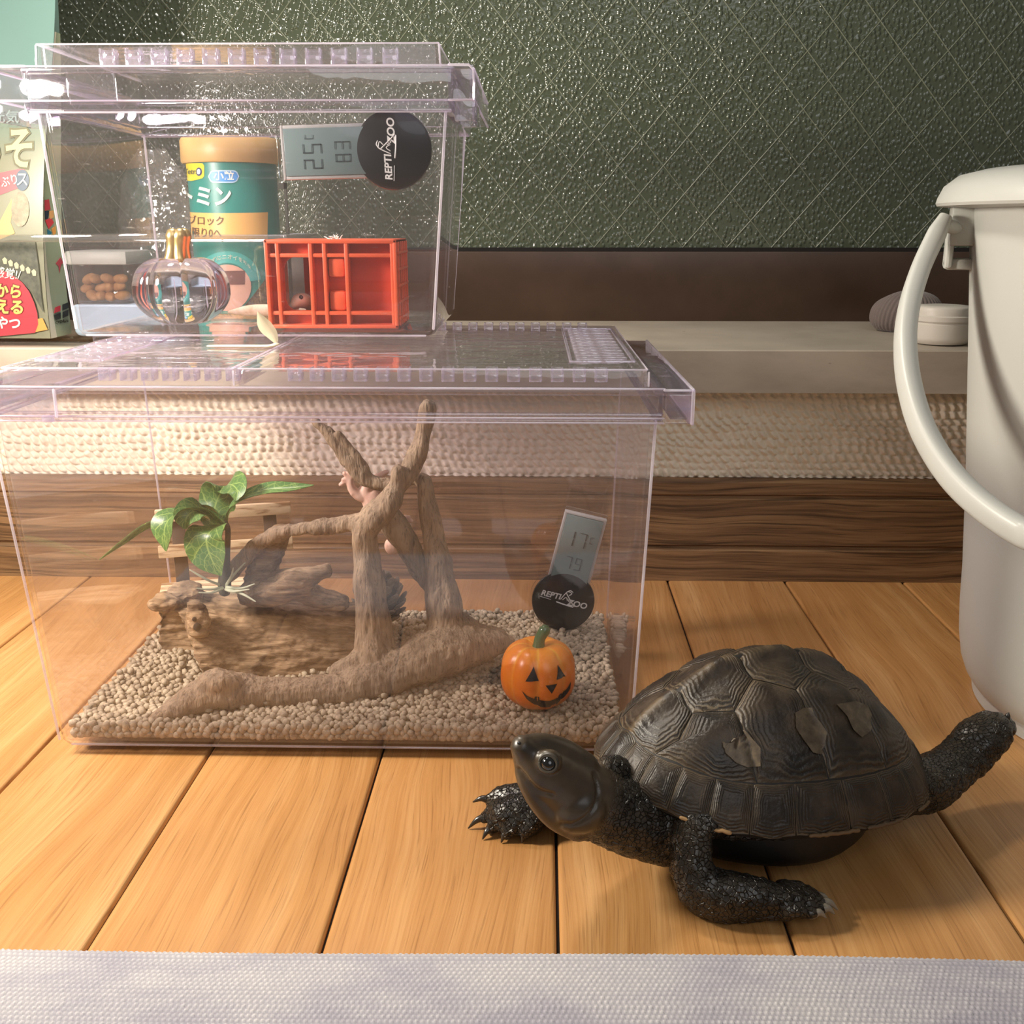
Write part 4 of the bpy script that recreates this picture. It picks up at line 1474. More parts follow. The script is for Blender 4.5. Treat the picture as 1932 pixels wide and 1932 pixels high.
pcs = [(lm.v, lm.f),
       tube(P3((488, 1090, .470), (505, 1058, .470), (522, 1022, .470), (532, 1002, .470)), [.0075, .0058, .0050, .0046], 12, 4),
       tube(P3((480, 1118, .464), (530, 1108, .458), (570, 1092, .456), (612, 1075, .455)), [.0085, .0095, .0085, .0030], 12, 5, .8),
       tube(P3((640, 1135, .465), (600, 1130, .463), (560, 1110, .460)), [.005, .006, .006], 12, 4),
       tube(P3((330, 1140, .462), (308, 1138, .458), (296, 1140, .456)), [.0062, .0052, .0036], 10, 3),
       tube(P3((330, 1120, .468), (345, 1112, .470), (365, 1118, .466)), [.005, .0055, .005], 10, 3),
       tube(P3((372, 1150, .4485), (374, 1180, .4475)), [.0052, .0055], 10)]
fuse('log_body', pcs, .00075, LOGM, LG, 2, disp_fn(((45, 330, 330), .0014), ((90, 90, 90), .0020), ((300, 700, 700), .0006)))
mb = MB()
for (u, v, r) in ((372, 1182, .0021), (367, 1168, .0012)):
    mb.tube([at(u, v, y=.4435), at(u + 3, v, y=.449)], r, 10)
mb.build('worm_hole', plain('hole_dark', '241811', .9), LG)

RT_ = thing('driftwood_root', (-.06, .45, .014), 'greyish branching driftwood root with upright twigs inside the large case', 'driftwood')


def limb(pts, n=14, sub=5):
    return tube([at(u, v, y=y) for u, v, y, r in pts], [r for *_, r in pts], n, sub)


pcs = [limb([(288, 1357, .4075, .0030), (335, 1338, .4130, .0058), (395, 1310, .4200, .0082), (445, 1305, .4240, .0086), (520, 1310, .4280, .0074), (620, 1303, .4300, .0072), (700, 1283, .4365, .0088), (775, 1252, .4440, .0112), (850, 1222, .4520, .0118), (905, 1217, .4580, .0092), (957, 1214, .4620, .0042)]),
       limb([(395, 1292, .419, .006), (412, 1283, .419, .006), (440, 1290, .421, .005)]),
       limb([(850, 1225, .4550, .0135), (838, 1170, .4590, .0090), (832, 1100, .4610, .0078), (822, 1030, .4630, .0058), (808, 960, .4650, .0047), (799, 913, .4665, .0042), (784, 904, .4680, .0034), (752, 909, .4690, .0032)]),
       limb([(715, 1268, .4440, .0120), (705, 1200, .4460, .0086), (700, 1130, .4480, .0078), (693, 1060, .4500, .0066), (688, 1008, .4510, .0062), (706, 976, .4515, .0064), (735, 946, .4530, .0060), (750, 915, .4550, .0045), (752, 890, .4550, .0034)]),
       limb([(818, 1118, .4690, .0040), (782, 1055, .4680, .0056), (745, 992, .4660, .0062), (712, 958, .4640, .0052)]),
       limb([(760, 907, .4690, .0033), (722, 914, .4685, .0038), (690, 902, .4680, .0042), (660, 868, .4680, .0036), (630, 830, .4680, .0030), (594, 795, .4680, .0024)]),
       limb([(695, 895, .4680, .0024), (665, 850, .4670, .0019), (637, 820, .4665, .0015)], 10),
       limb([(735, 942, .4560, .0046), (770, 890, .4600, .0043), (795, 840, .4620, .0038), (803, 797, .4630, .0038), (808, 768, .4630, .0041)]),
       limb([(690, 985, .4520, .0046), (620, 992, .4520, .0036), (545, 1001, .4540, .0036), (502, 1018, .4600, .0040), (462, 1052, .4660, .0040), (430, 1088, .4700, .0032)]),
       limb([(690, 1235, .4440, .0055), (672, 1250, .4400, .0050), (640, 1268, .4380, .0040)]),
       limb([(870, 1180, .4620, .0060), (905, 1195, .4640, .0050), (945, 1207, .4650, .0040)])]
fuse('root_body', pcs, .00062, ROOTM, RT_, 4, disp_fn(((70, 70, 70), .0015), ((220, 220, 90), .0009), ((520, 520, 180), .0004)))

# ------------------------------------------------------------------ pink gecko behind the root
PINK = speckled('pink_skin', ['d6a794', 'e4bca8', 'eccbb8'], 260, .5, .25, .0003)
pk = thing('gecko', tuple(at(720, 970, y=.4775)), 'pale pink gecko clinging behind the upright driftwood twigs', 'gecko')
Q = lambda u, v, y=.4775: tuple(at(u, v, y=y))
pcs = [tube([Q(738, 1034, .4700), Q(746, 1030, .4720), Q(758, 1022, .4755), Q(752, 1000, .4790), Q(735, 975, .4800), Q(715, 955, .4795), Q(700, 938, .4780), Q(690, 925, .4770), Q(705, 905, .4775), Q(730, 890, .4780)],
             [.0026, .0040, .0036, .0052, .0064, .0066, .0056, .0036, .0022, .0012], 14, 5),
       ball(Q(742, 1030, .4705), (.0044, .0042, .0046), 14, 10),
       tube([Q(700, 940, .4770), Q(678, 935, .4755), Q(664, 922, .4745), Q(660, 908, .4740)], [.0032, .0028, .0022, .0018], 10, 4),
       tube([Q(752, 1005, .4780), Q(765, 995, .4770), Q(768, 984, .4755)], [.0022, .0018, .0013], 8, 3),
       tube([Q(705, 960, .4760), Q(694, 975, .4745), Q(690, 990, .4730)], [.0026, .0020, .0014], 8, 3)]
for (hu, hv, tips) in ((660, 907, ((648, 905), (643, 914), (650, 893), (660, 888), (669, 893), (665, 932))), (768, 984, ((764, 975), (771, 976), (776, 983)))):
    for tu, tv in tips:
        pcs.append(tube([Q(hu, hv, .4740), Q((hu + tu) / 2, (hv + tv) / 2 - 1, .4735), Q(tu, tv, .4735)], [.0013, .0010, .0012], 8, 2))
fuse('gecko_body', pcs, .0005, PINK, pk, 3)
mb = MB()
mb.add(*ball(Q(744, 1026, .4662), .0009, 10, 8)).build('eye', EYEB, pk)

# ------------------------------------------------------------------ pine cone
pc = thing('pine_cone', tuple(at(715, 1160, y=.505)), 'greyish brown pine cone behind the left upright driftwood', 'pine cone')
CONE = speckled('cone_scale', ['5f5142', '8d7c68', 'b5a48c'], 160, .8, .4, .0005)
cc = Vector(at(716, 1132, y=.508))
mb = MB()
mb.add(*ball(cc, (.0105, .0085, .0110), 16, 12)).build('cone_core', plain('cone_dark', '3d3024', .9), pc)
mb = MB()
v, f = ball((0, 0, 0), (.0030, .0011, .0046), 10, 8)
v = [Vector((p.x * (1 + .25 * (p.z > 0)), p.y + .12 * p.z, p.z)) for p in v]
mb.add(v, f)
c0_ = mb.build('scale', CONE, pc)
gold = PI * (3 - 5 ** .5)
for i in range(46):
    k = (i + .5) / 46
    z = 1 - 2 * k
    a = i * gold
    d = Vector((math.sqrt(1 - z * z) * math.cos(a), math.sqrt(1 - z * z) * math.sin(a), z))
    q = c0_ if i == 0 else dup(c0_, pc)
    q.matrix_parent_inverse = wm(pc).inverted()
    q.location = cc + Vector((d.x * .0118, d.y * .0095, d.z * .0125))
    q.rotation_mode = 'QUATERNION'
    q.rotation_quaternion = (d + Vector((0, 0, .9))).to_track_quat('Z', 'Y')

# ------------------------------------------------------------------ little slatted bench
PALE = M_('pale_slat_wood')
co = PALE.coord('Object')
n1 = PALE.n('TexNoise', {'Vector': PALE.n('Mapping', {'Vector': co, 'Scale': (12, 200, 330)}).outputs[0], 'Scale': 1.0, 'Detail': 4})
PALE.bsdf(color=PALE.ramp(n1.outputs[0], [(.36, lin('8f6c48')), (.48, lin('cdb48e')), (.7, lin('ddc8a4'))]), rough=.7)
PALE = PALE.m
BROWN = plain('dark_post_wood', '5a4a3c', .75)
bl, br_ = Vector(at(292, 970, y=.522)), Vector(at(548, 952, y=.5415))
dirx = Vector((br_.x - bl.x, br_.y - bl.y, 0)).normalized()
BX = Matrix(((dirx.x, -dirx.y, 0, bl.x), (dirx.y, dirx.x, 0, bl.y), (0, 0, 1, 0), (0, 0, 0, 1)))
Lb = (br_ - bl).length
bn = thing('toy_bench', (bl.x + .03, bl.y, .0125), 'miniature wooden bench with pale slats and dark posts behind the plant', 'bench')
zb = .0142
for z0_ in (.0700, .0500):
    MB().box(0, Lb, -.002, .001, z0_, z0_ + .0068, .0006, BX).build('slat', PALE, bn)
for k in range(3):
    MB().box(0, Lb, -.024 + k * .0080, -.0178 + k * .0080, .0335, .0362, .0006, BX).build('slat', PALE, bn)
for xx in (.0075, Lb - .0150):
    MB().box(xx, xx + .0070, .001, .0042, zb - .002, .0735, .0004, BX).build('post', BROWN, bn)
    MB().box(xx, xx + .0062, -.0225, -.0185, zb - .002, .0335, .0004, BX).build('post', BROWN, bn)
    MB().box(xx + .0005, xx + .0058, -.0225, .001, .0302, .0335, .0004, BX).build('seat_bearer', BROWN, bn)

# ------------------------------------------------------------------ artificial plant
def leaf_mat():
    m = M_('leaf_green')
    uv = m.n('TexCoord').outputs['UV']
    xy = m.n('SeparateXYZ', {0: uv})
    u, v = xy.outputs[0], xy.outputs[1]
    d = m.math('ABSOLUTE', m.math('SUBTRACT', u, .5))
    ob = m.coord('Object')
    wob = m.n('TexNoise', {'Vector': ob, 'Scale': 300.0, 'Detail': 2})
    side = m.math('FRACT', m.math('ADD', m.math('MULTIPLY', m.math('SUBTRACT', v, m.math('MULTIPLY', d, .45)), 6.5), m.math('MULTIPLY', wob.outputs[0], .5)))
    sv = m.math('LESS_THAN', m.math('ABSOLUTE', m.math('SUBTRACT', side, .5)), .045)
    mid = m.math('LESS_THAN', d, .022)
    net = m.n('TexVoronoi', {'Vector': ob, 'Scale': 330.0}, feature='DISTANCE_TO_EDGE')
    nv = m.math('MULTIPLY', m.math('LESS_THAN', net.outputs[0], .05), .45)
    vein = m.math('MAXIMUM', m.math('MAXIMUM', sv, mid), nv)
    n1 = m.n('TexNoise', {'Vector': ob, 'Scale': 60.0, 'Detail': 3})
    c = m.ramp(n1.outputs[0], [(.3, lin('3f6a34')), (.7, lin('5f8a48'))])
    c = m.mix(m.math('MULTIPLY', vein, .6), c, lin('a9c46a'))
    m.bsdf(color=c, rough=.36, spec=.5, normal=m.bump(vein, .15, .0003))
    return m.m


LEAF = leaf_mat()
sb_ = at(424, 1112, y=.458)
PLT = thing('artificial_plant', tuple(sb_), 'artificial green plant with broad veined leaves standing on the hollow log', 'plant')
mb = MB()
mb.tube([at(424, 1113, y=.458), at(424, 1090, y=.458), at(428, 1050, y=.460), at(430, 1000, y=.462), at(424, 985, y=.462)], [.0032, .0030, .0016, .0013, .0012], 10, 4)
mb.build('stem', plain('plant_stem', '4a4636', .6), PLT)


def leaf(pts, wid, wdir, fold=.3, curl=0.0):
    rows = blade([at(u, v, y=y) for u, v, y in pts], wid, wdir, fold, 5, 6, curl)
    mb = sheet(rows, .00025)
    o = mb.build('leaf', LEAF, PLT, angle=60)
    uvl = o.data.uv_layers.new(name='UVMap')
    m = len(rows[0])
    nr = len(rows)
    for lp in o.data.loops:
        i = lp.vertex_index % (m * nr)
        uvl.data[lp.index].uv = ((i % m) / (m - 1), (i // m) / (nr - 1))
    return o


leaf([(422, 985, .462), (395, 955, .463), (340, 966, .464), (275, 990, .464), (232, 1020, .463), (188, 1056, .462)], [.0012, .0035, .0040, .0040, .0034, .0003], (.25, -.8, .55), -.25)
leaf([(420, 990, .459), (380, 968, .456), (335, 970, .452), (312, 995, .449), (314, 1040, .448)], [.0012, .0045, .0072, .0082, .0004], (1, -.55, .3), .25)
leaf([(424, 990, .458), (402, 1000, .4505), (390, 1020, .4470), (400, 1055, .4455), (418, 1086, .4455)], [.0016, .0088, .0104, .0082, .0004], (.95, -.15, .22), .22)
leaf([(424, 1000, .462), (405, 970, .466), (412, 938, .470), (432, 915, .470), (448, 925, .463), (446, 945, .459)], [.0015, .0078, .0090, .0080, .0060, .0006], (.8, .35, .5), .28)
leaf([(424, 990, .460), (390, 978, .457), (366, 966, .453), (352, 978, .4500), (350, 998, .4490)], [.0012, .0052, .0066, .0058, .0008], (.75, -.3, -.6), .45)
leaf([(426, 1000, .462), (434, 962, .465), (462, 938, .468), (505, 924, .470), (550, 921, .471), (592, 916, .472)], [.0010, .0020, .0034, .0040, .0030, .0003], (.2, .85, .5), .3)
ROOTL = plain('air_root', 'b9bda0', .6)
rs = random.Random(3)
for pts in (((424, 1106, .458), (400, 1098, .452), (380, 1088, .450), (358, 1075, .449)), ((424, 1108, .456), (395, 1112, .450), (372, 1110, .447)), ((424, 1108, .456), (400, 1118, .450), (376, 1118, .447)), ((426, 1104, .457), (445, 1080, .455), (462, 1062, .455)), ((426, 1106, .456), (436, 1088, .453), (440, 1072, .452)), ((428, 1108, .455), (455, 1110, .449), (480, 1102, .447)), ((428, 1110, .455), (460, 1122, .447), (482, 1135, .444)), ((426, 1112, .455), (440, 1116, .449), (470, 1112, .446))):
    mb = MB()
    mb.tube([at(*q[:2], y=q[2]) for q in pts], [.0008] + [.0006] * (len(pts) - 2) + [.0003], 7, 4)
    mb.build('air_root', ROOTL, PLT)

# ------------------------------------------------------------------ jack-o'-lantern figurine
jx, jy, jz = at(1015, 1300, y=.4260)[0], .4265, .0128
JK = thing('pumpkin_figurine', (jx, jy, jz), 'orange carved pumpkin figurine with grinning black face on the soil pellets', 'figurine')
ORG = M_('pumpkin_orange')
zz = ORG.n('TexNoise', {'Vector': ORG.coord('Object'), 'Scale': 70.0, 'Detail': 3})
gg = ORG.n('VertexColor', layer_name='groove')
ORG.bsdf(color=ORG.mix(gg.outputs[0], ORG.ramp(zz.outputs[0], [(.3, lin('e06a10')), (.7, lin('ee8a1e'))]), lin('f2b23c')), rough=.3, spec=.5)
pt, mb = gourd(.0174, .0310, 8, .10, .0028, rot=-.02, taper=.14)
face = -PI / 2 + .30


def jp(th, ph, off=0):
    return pt(th, ph, off) + Vector((jx, jy, jz))


body = shift(mb, (jx, jy, jz)).build('pumpkin_body', ORG.m, JK, angle=180)
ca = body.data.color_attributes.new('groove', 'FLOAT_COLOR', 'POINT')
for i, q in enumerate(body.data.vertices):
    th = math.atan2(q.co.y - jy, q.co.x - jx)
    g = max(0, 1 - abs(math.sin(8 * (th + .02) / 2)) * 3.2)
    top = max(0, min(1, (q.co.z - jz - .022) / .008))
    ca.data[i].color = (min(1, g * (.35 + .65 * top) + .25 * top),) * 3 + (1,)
mb = MB()
mb.tube([(jx, jy, jz + .0255), (jx + .0002, jy, jz + .0290), (jx + .0008, jy, jz + .0325), (jx + .0028, jy, jz + .0362)], [.0040, .0028, .0025, .0027], 14, 5)
mb.build('stem', plain('stem_green', '35613a', .25, coat=.6), JK)
JB = plain('carved_black', '1c120c', .5)


def on_face(u, v, h):
    """u right, v up on the face, in mm"""
    th = face + u / 17.5
    z = .0186 + v * .00098
    lo, hi = .05, PI - .05
    for _ in range(26):
        m_ = (lo + hi) / 2
        if pt(th, m_).z > z:
            lo = m_
        else:
            hi = m_
    return jp(th, lo, .00025 + h)


def face_patch(poly, name):
    bm = bmesh.new()
    vv = [bm.verts.new((a, b, 0)) for a, b in poly]
    bm.faces.new(vv)
    bmesh.ops.triangulate(bm, faces=bm.faces)
    bmesh.ops.subdivide_edges(bm, edges=bm.edges, cuts=4, use_grid_fill=True)
    bm.verts.index_update()
    mb = MB()
    mb.add([on_face(q.co.x, q.co.y, .0) for q in bm.verts], [tuple(q.index for q in p.verts) for p in bm.faces])
    bm.free()
    return mb.build(name, JB, JK, angle=180)


face_patch([(-11.0, .4), (-5.0, .6), (-7.6, 6.8)], 'eye')
face_patch([(3.2, .8), (9.2, .6), (5.2, 6.8)], 'eye')
face_patch([(-2.0, -1.2), (3.4, -1.0), (.8, -5.4)], 'nose')
face_patch([(-12.6, -4.2), (-10.2, -6.6), (-7.0, -8.2), (-6.8, -7.0), (-4.8, -7.2), (-4.6, -8.8), (0.0, -9.3), (4.6, -8.4), (5.0, -7.0), (6.6, -6.8), (7.0, -7.8), (9.6, -5.8), (12.0, -2.6), (11.8, -6.4), (9.0, -10.6), (5.4, -13.2), (4.4, -12.0), (2.0, -12.6), (1.4, -13.8), (-3.4, -13.4), (-7.4, -11.4), (-10.6, -8.2)], 'mouth')
# ------------------------------------------------------------------ bucket, jar, sock, cloth
WHITE = M_('white_plastic')
WHITE.bsdf(color=lin('b5b6b1'), rough=.38, spec=.45, sss=.0)
WHITE = WHITE.m
bc = Vector((.300, .450, 0))
BK = thing('bucket', bc, 'large off-white plastic bucket with swing handle at the right edge', 'bucket')
mb = MB()
mb.lathe([(.0, .004), (.0825, .004), (.0834, .0), (.0842, .0004), (.0848, .0078), (.0864, .0082), (.0888, .0118), (.0912, .0180), (.0932, .0290), (.0944, .044), (.0952, .062), (.0985, .105), (.1055, .180), (.1108, .2345), (.1088, .2345), (.0955, .100), (.085, .03), (0, .02)], 128, bc)
mb.build('bucket_body', WHITE, BK, angle=35)
mb = MB()
mb.lathe([(.1090, .2300), (.1245, .2310), (.1252, .2322), (.1247, .2345), (.1225, .2395), (.1170, .2440), (.1080, .2462), (.0500, .2480), (0, .2482), (0, .2440), (.1080, .2424), (.1100, .2340)], 128, bc)
mb.build('rim_lid', WHITE, BK, angle=35)
# handle ear on the left
ea = math.radians(163)
ex, ey = bc.x + .1115 * math.cos(ea), bc.y + .1115 * math.sin(ea)
mb = MB()
er = Matrix.Translation((ex, ey, 0)) @ Matrix.Rotation(ea, 4, 'Z')
mb.box(-.004, .0070, -.0100, .0100, .2140, .2325, .0012, er)
mb.box(.0045, .0078, -.0080, .0080, .2040, .2260, .0016, er)
mb.box(-.006, .0078, -.0060, .0060, .2035, .2085, .0016, er)
mb.build('handle_ear', WHITE, BK)
hp = [(1783, 412, .474), (1762, 452, .470), (1735, 512, .462), (1715, 580, .451), (1708, 650, .438), (1716, 728, .423), (1742, 812, .406), (1789, 890, .388), (1848, 950, .371), (1925, 1003, .354), (2010, 1040, .340)]
hpts = [at(u, v, y=y) for u, v, y in hp]
en = Vector((math.cos(ea), math.sin(ea), 0))
hpts += [Vector((.235, .305, .092)), Vector((.290, .300, .088))] + [p - en * (2 * (p - bc).dot(en)) for p in reversed(hpts)]
HR = spline([tuple(q) for q in hpts], 8)
rings_ = []
pv = [Vector(q) for q in HR]
for i, p in enumerate(pv):
    t = (pv[min(i + 1, len(pv) - 1)] - pv[max(i - 1, 0)]).normalized()
    out = (Vector((p.x - bc.x, p.y - bc.y, 0))).normalized()
    out = (out - t * out.dot(t)).normalized()
    wd = t.cross(out)
    k = min(1, i / 6)
    hw, ht = .0040 + .0012 * k, .0030 + .0012 * k
    rings_.append([p + wd * (hw * math.copysign(abs(math.cos(a)) ** .6, math.cos(a))) + out * (ht * math.copysign(abs(math.sin(a)) ** .75, math.sin(a))) for a in [2 * PI * j / 20 for j in range(20)]])
mb = MB()
mb.rings(rings_)
mb.build('handle', WHITE, BK, angle=60)
mb = MB()
mb.tube([(ex + .002, ey, .2190), at(1786, 424, y=.472)], .0030, 12)
mb.build('handle_pin', WHITE, BK)

jx2, jy2 = at(1785, 655, z=SZ)[0] + .004, .655
JR = thing('jar', (jx2, jy2, SZ), 'small white plastic jar with ribbed screw lid on the sill', 'jar')
mb = MB()
mb.lathe([(0, 0), (.0155, 0), (.0178, .0022), (.0182, .0040), (.0182, .0122), (.0176, .0128), (.0176, .0140), (0, .0140)], 64, (jx2, jy2, SZ + .0004))
WJ = plain('jar_white', 'd8d2c6', .4)
mb.build('jar_body', WJ, JR)
mb = MB()
n = 120
prof = [(.0186, .0140), (.0186, .0168), (.0174, .0176), (.0172, .0216), (.0164, .0228), (.0100, .0234)]
mb.rings([[Vector((jx2 + (r + (.00022 * (j % 2) if i == 3 or i == 2 else 0)) * math.cos(2 * PI * j / n), jy2 + (r + (.00022 * (j % 2) if i in (2, 3) else 0)) * math.sin(2 * PI * j / n), SZ + .0004 + z)) for j in range(n)] for i, (r, z) in enumerate(prof)])
mb.build('screw_lid', WJ, JR, angle=50)

SK = M_('ribbed_knit')
SK.bsdf(color=lin('6e625c'), rough=.95, sheen=.3, normal=SK.bump(SK.n('TexNoise', {'Vector': SK.coord('Object'), 'Scale': 900.0, 'Detail': 3}).outputs[0], .5, .0005))
c0 = at(1690, 612, y=.722)
mb = MB()
n, m_ = 200, 22
rg = []
for i in range(m_ + 1):
    ph = PI * (.004 + .992 * i / m_)
    row = []
    for j in range(n):
        th = 2 * PI * j / n
        rb_ = .0011 * abs(math.sin(th * 21)) * min(1, math.sin(ph) * 1.5)
        r = math.sin(ph) ** .8
        z = math.cos(ph)
        row.append(Vector((c0.x + .006 + (.0225 + rb_) * r * math.cos(th) + .004 * z, c0.y + (.0165 + rb_) * r * math.sin(th), SZ + .0142 + .0138 * z - .0026 * r * r * max(0, -z) + .0022 * noise.noise((math.cos(th), math.sin(th), z)))))
    rg.append(row)
mb.rings(rg)
tag(mb.build('sock', SK.m, None, angle=180), 'rolled grey brown ribbed sock on the sill behind the bucket handle', 'sock')

CLOTH = M_('heather_knit')
co = CLOTH.coord('Object')
n1 = CLOTH.n('TexNoise', {'Vector': CLOTH.n('Mapping', {'Vector': co, 'Scale': (1, 2.2, 1)}).outputs[0], 'Scale': 28.0, 'Detail': 5})
n2 = CLOTH.n('TexNoise', {'Vector': co, 'Scale': 700.0, 'Detail': 2})
at_ = CLOTH.n('VertexColor', layer_name='stitch')
c = CLOTH.ramp(n1.outputs[0], [(.35, lin('bab6bd')), (.5, lin('d6d2d2')), (.65, lin('e2deda'))])
c = CLOTH.mix(CLOTH.math('MULTIPLY', at_.outputs[0], .62), CLOTH.mix(.55, c, lin('6f6c78')), c)
c = CLOTH.mix(CLOTH.math('MULTIPLY', at_.outputs[0], .75), CLOTH.mix(.45, c, lin('7c7986')), c)
CLOTH.bsdf(color=c, rough=.95, sheen=.2, normal=CLOTH.bump(n2.outputs[0], .4, .0004))


def knit():
    nx, ny = 900, 130
    xs = np.linspace(-.22, .21, nx)
    # section from the floor at the far edge over the rounded edge towards the camera
    sec = []
    for k in range(ny):
        q = k / (ny - 1)
        if q < .10:
            a = -PI / 2 * .2 + (PI * .7) * (q / .10)
            sec.append((.2610 + .0050 * math.cos(a) - .0015, .0052 + .0050 * math.sin(a)))
        else:
            sec.append((.2580 - (q - .10) / .90 * .062, .0101 + .0006 * math.sin((q - .1) * 9)))
    sec = np.array(sec)
    ds = np.r_[0, np.cumsum(np.hypot(*np.diff(sec, axis=0).T))]
    X, D = np.meshgrid(xs, ds)
    px_, py_ = .00172, .00170
    row = np.floor(D / py_)
    rsn = np.random.RandomState(8)
    ph = rsn.rand(400)[row.astype(int) % 400] * .25 + (row % 2) * .5
    wav = .35 * np.sin(X * 70) + .2 * np.sin(X * 160 + 1)
    u = X / px_ + ph + wav * 0
    du, dv = u - np.floor(u) - .5, D / py_ - row - .5
    h = np.clip(1 - (du * 1.7 + dv * .5) ** 2 * 1.9 - (dv * 1.8) ** 2 * 1.1, 0, 1)
    amp = rsn.rand(400, 700)[row.astype(int) % 400, np.floor(u).astype(int) % 700]
    h = h * (.7 + .5 * amp)
    Y = np.repeat(sec[:, :1], nx, 1) + .0012 * np.sin(X * 11 + .6) - .0005 * X / .2 + .0022 * X + .0016
    Z = np.repeat(sec[:, 1:], nx, 1) + .00045 * h + .0004 * np.sin(X * 23)
    v = np.stack([X, Y, Z], -1).reshape(-1, 3)
    idx = np.arange(nx * ny).reshape(ny, nx)
    f = np.stack([idx[:-1, :-1], idx[1:, :-1], idx[1:, 1:], idx[:-1, 1:]], -1).reshape(-1, 4)
    me = bpy.data.meshes.new('floor_mat')
    me.vertices.add(len(v))
    me.vertices.foreach_set('co', v.ravel())
    me.loops.add(f.size)
    me.loops.foreach_set('vertex_index', f.ravel())
    me.polygons.add(len(f))
    me.polygons.foreach_set('loop_start', np.arange(0, f.size, 4))
    me.update(calc_edges=True)
    me.polygons.foreach_set('use_smooth', [True] * len(f))
    ca = me.color_attributes.new('stitch', 'FLOAT_COLOR', 'POINT')
    col = np.repeat(np.clip(h, 0, 1).reshape(-1, 1), 4, 1)
    ca.data.foreach_set('color', col.ravel().astype(np.float32))
    me.materials.append(CLOTH.m)
    return link('floor_mat', me)


tag(knit(), 'pale grey heather knitted mat along the bottom on the floor', 'mat')

# ------------------------------------------------------------------ turtle
HD = math.radians(202)
TC = Vector((.0860, .3500, 0))
hx, hy = Vector((math.cos(HD), math.sin(HD), 0)), Vector((-math.sin(HD), math.cos(HD), 0))   # head way, turtle's left (towards the camera)
TT = thing('turtle', (TC.x, TC.y, 0), 'dark brown turtle with ridged flaking shell walking on the wooden floor', 'turtle')


def tw(x, y, z):
    """turtle millimetres to the room"""
    return TC + hx * (x * .001) + hy * (y * .001) + Vector((0, 0, z * .001))


LX, LY = 65.0, 46.5


def rim_pt(th, rho=1.0):
    """shell outline, th = 0 at the front, positive on the turtle's left"""
    c, s_ = math.cos(th), math.sin(th)
    ex_ = 0.86
    x = LX * math.copysign(abs(c) ** ex_, c)
    y = LY * math.copysign(abs(s_) ** (ex_ - .02), s_) * (1.0 - .10 * c - .04 * c * c)
    return x * rho, y * rho


def rho_of(x, y):
    lo, hi = 0.0, 1.6
    th = math.atan2(y / LY, x / LX)
    # invert by angle search
    best = None
    a0, a1 = th - .5, th + .5
    for _ in range(30):
        m1, m2 = a0 + (a1 - a0) / 3, a1 - (a1 - a0) / 3
        p1, p2 = rim_pt(m1), rim_pt(m2)
        e1 = abs(p1[0] * y - p1[1] * x) / math.hypot(*p1)
        e2 = abs(p2[0] * y - p2[1] * x) / math.hypot(*p2)
        if e1 < e2:
            a1 = m2
        else:
            a0 = m1
    p = rim_pt((a0 + a1) / 2)
    return math.hypot(x, y) / math.hypot(*p)


def dome(x, y):
    r = min(1.0, rho_of(x, y))
    base = 24.0 + .07 * x + .004 * max(0, x - 20) ** 2 + 1.2 * math.sin(max(0, r - .6) * 4)   # rim height, front carried higher
    h = 46.5 * (1 - r ** 2.2) ** .82
    h *= 1 - .0022 * max(0, x - 15) - .0012 * max(0, -x - 25)
    k = 3.8 * math.exp(-(y / 3.6) ** 2) * (1 - r ** 4)
    sd = 1.6 * math.exp(-((abs(y) - 22) / 4.0) ** 2) * max(0, 1 - r ** 3)
    return base + h + k + sd


def dome_n(x, y):
    e = .4
    return Vector((dome(x - e, y) - dome(x + e, y), dome(x, y - e) - dome(x, y + e), 2 * e)).normalized()


SHELL = M_('carapace_horn')
co = SHELL.n('NewGeometry').outputs['Position']
n1 = SHELL.n('TexNoise', {'Vector': co, 'Scale': 75.0, 'Detail': 5})
n2 = SHELL.n('TexNoise', {'Vector': co, 'Scale': 900.0, 'Detail': 4})
rg_ = SHELL.n('VertexColor', layer_name='ring')
tt_ = SHELL.n('SeparateColor', {0: rg_.outputs[0]})
wv = SHELL.math('SINE', SHELL.math('ADD', SHELL.math('MULTIPLY', SHELL.math('POWER', tt_.outputs[0], 1.7), 46.0), SHELL.math('MULTIPLY', n1.outputs[0], 30.0)))
wv = SHELL.math('MULTIPLY', SHELL.math('MULTIPLY_ADD', wv, .5, .5), SHELL.math('MULTIPLY_ADD', tt_.outputs[0], 1.6, -.45, True))
ln_ = SHELL.math('MULTIPLY', SHELL.math('POWER', wv, 3.0), tt_.outputs[1])
c = SHELL.ramp(n1.outputs[0], [(.34, lin('18130e')), (.5, lin('2b2219')), (.68, lin('43372a'))])
c = SHELL.mix(SHELL.math('MULTIPLY', ln_, .5), c, lin('857660'))
c = SHELL.mix(SHELL.math('MULTIPLY', tt_.outputs[2], .6), c, lin('7d6a50'))
SHELL.bsdf(color=c, rough=SHELL.math('MULTIPLY_ADD', n1.outputs[0], .3, .30), spec=.45, normal=SHELL.bump(wv, .45, .0005, SHELL.bump(n2.outputs[0], .35, .0005)))
SHELL = SHELL.m

# carapace base, a closed thin bowl
mb = MB()
R_ = []
for i in range(14):
    rho = .02 + .98 * i / 13
    R_.append([tw(x, y, dome(x, y) - .6) for x, y in [rim_pt(2 * PI * j / 72, rho) for j in range(72)]])
R2 = []
for i in range(13, -1, -1):
    rho = .02 + .965 * i / 13
    R2.append([tw(x, y, dome(x, y) - 2.6 - 1.2 * (1 - rho)) for x, y in [rim_pt(2 * PI * j / 72, rho) for j in range(72)]])
mb.rings(R_ + R2)
mb.cur = 0
CAR = mb.build('carapace', plain('carapace_seam', '17120d', .6), TT, angle=180)


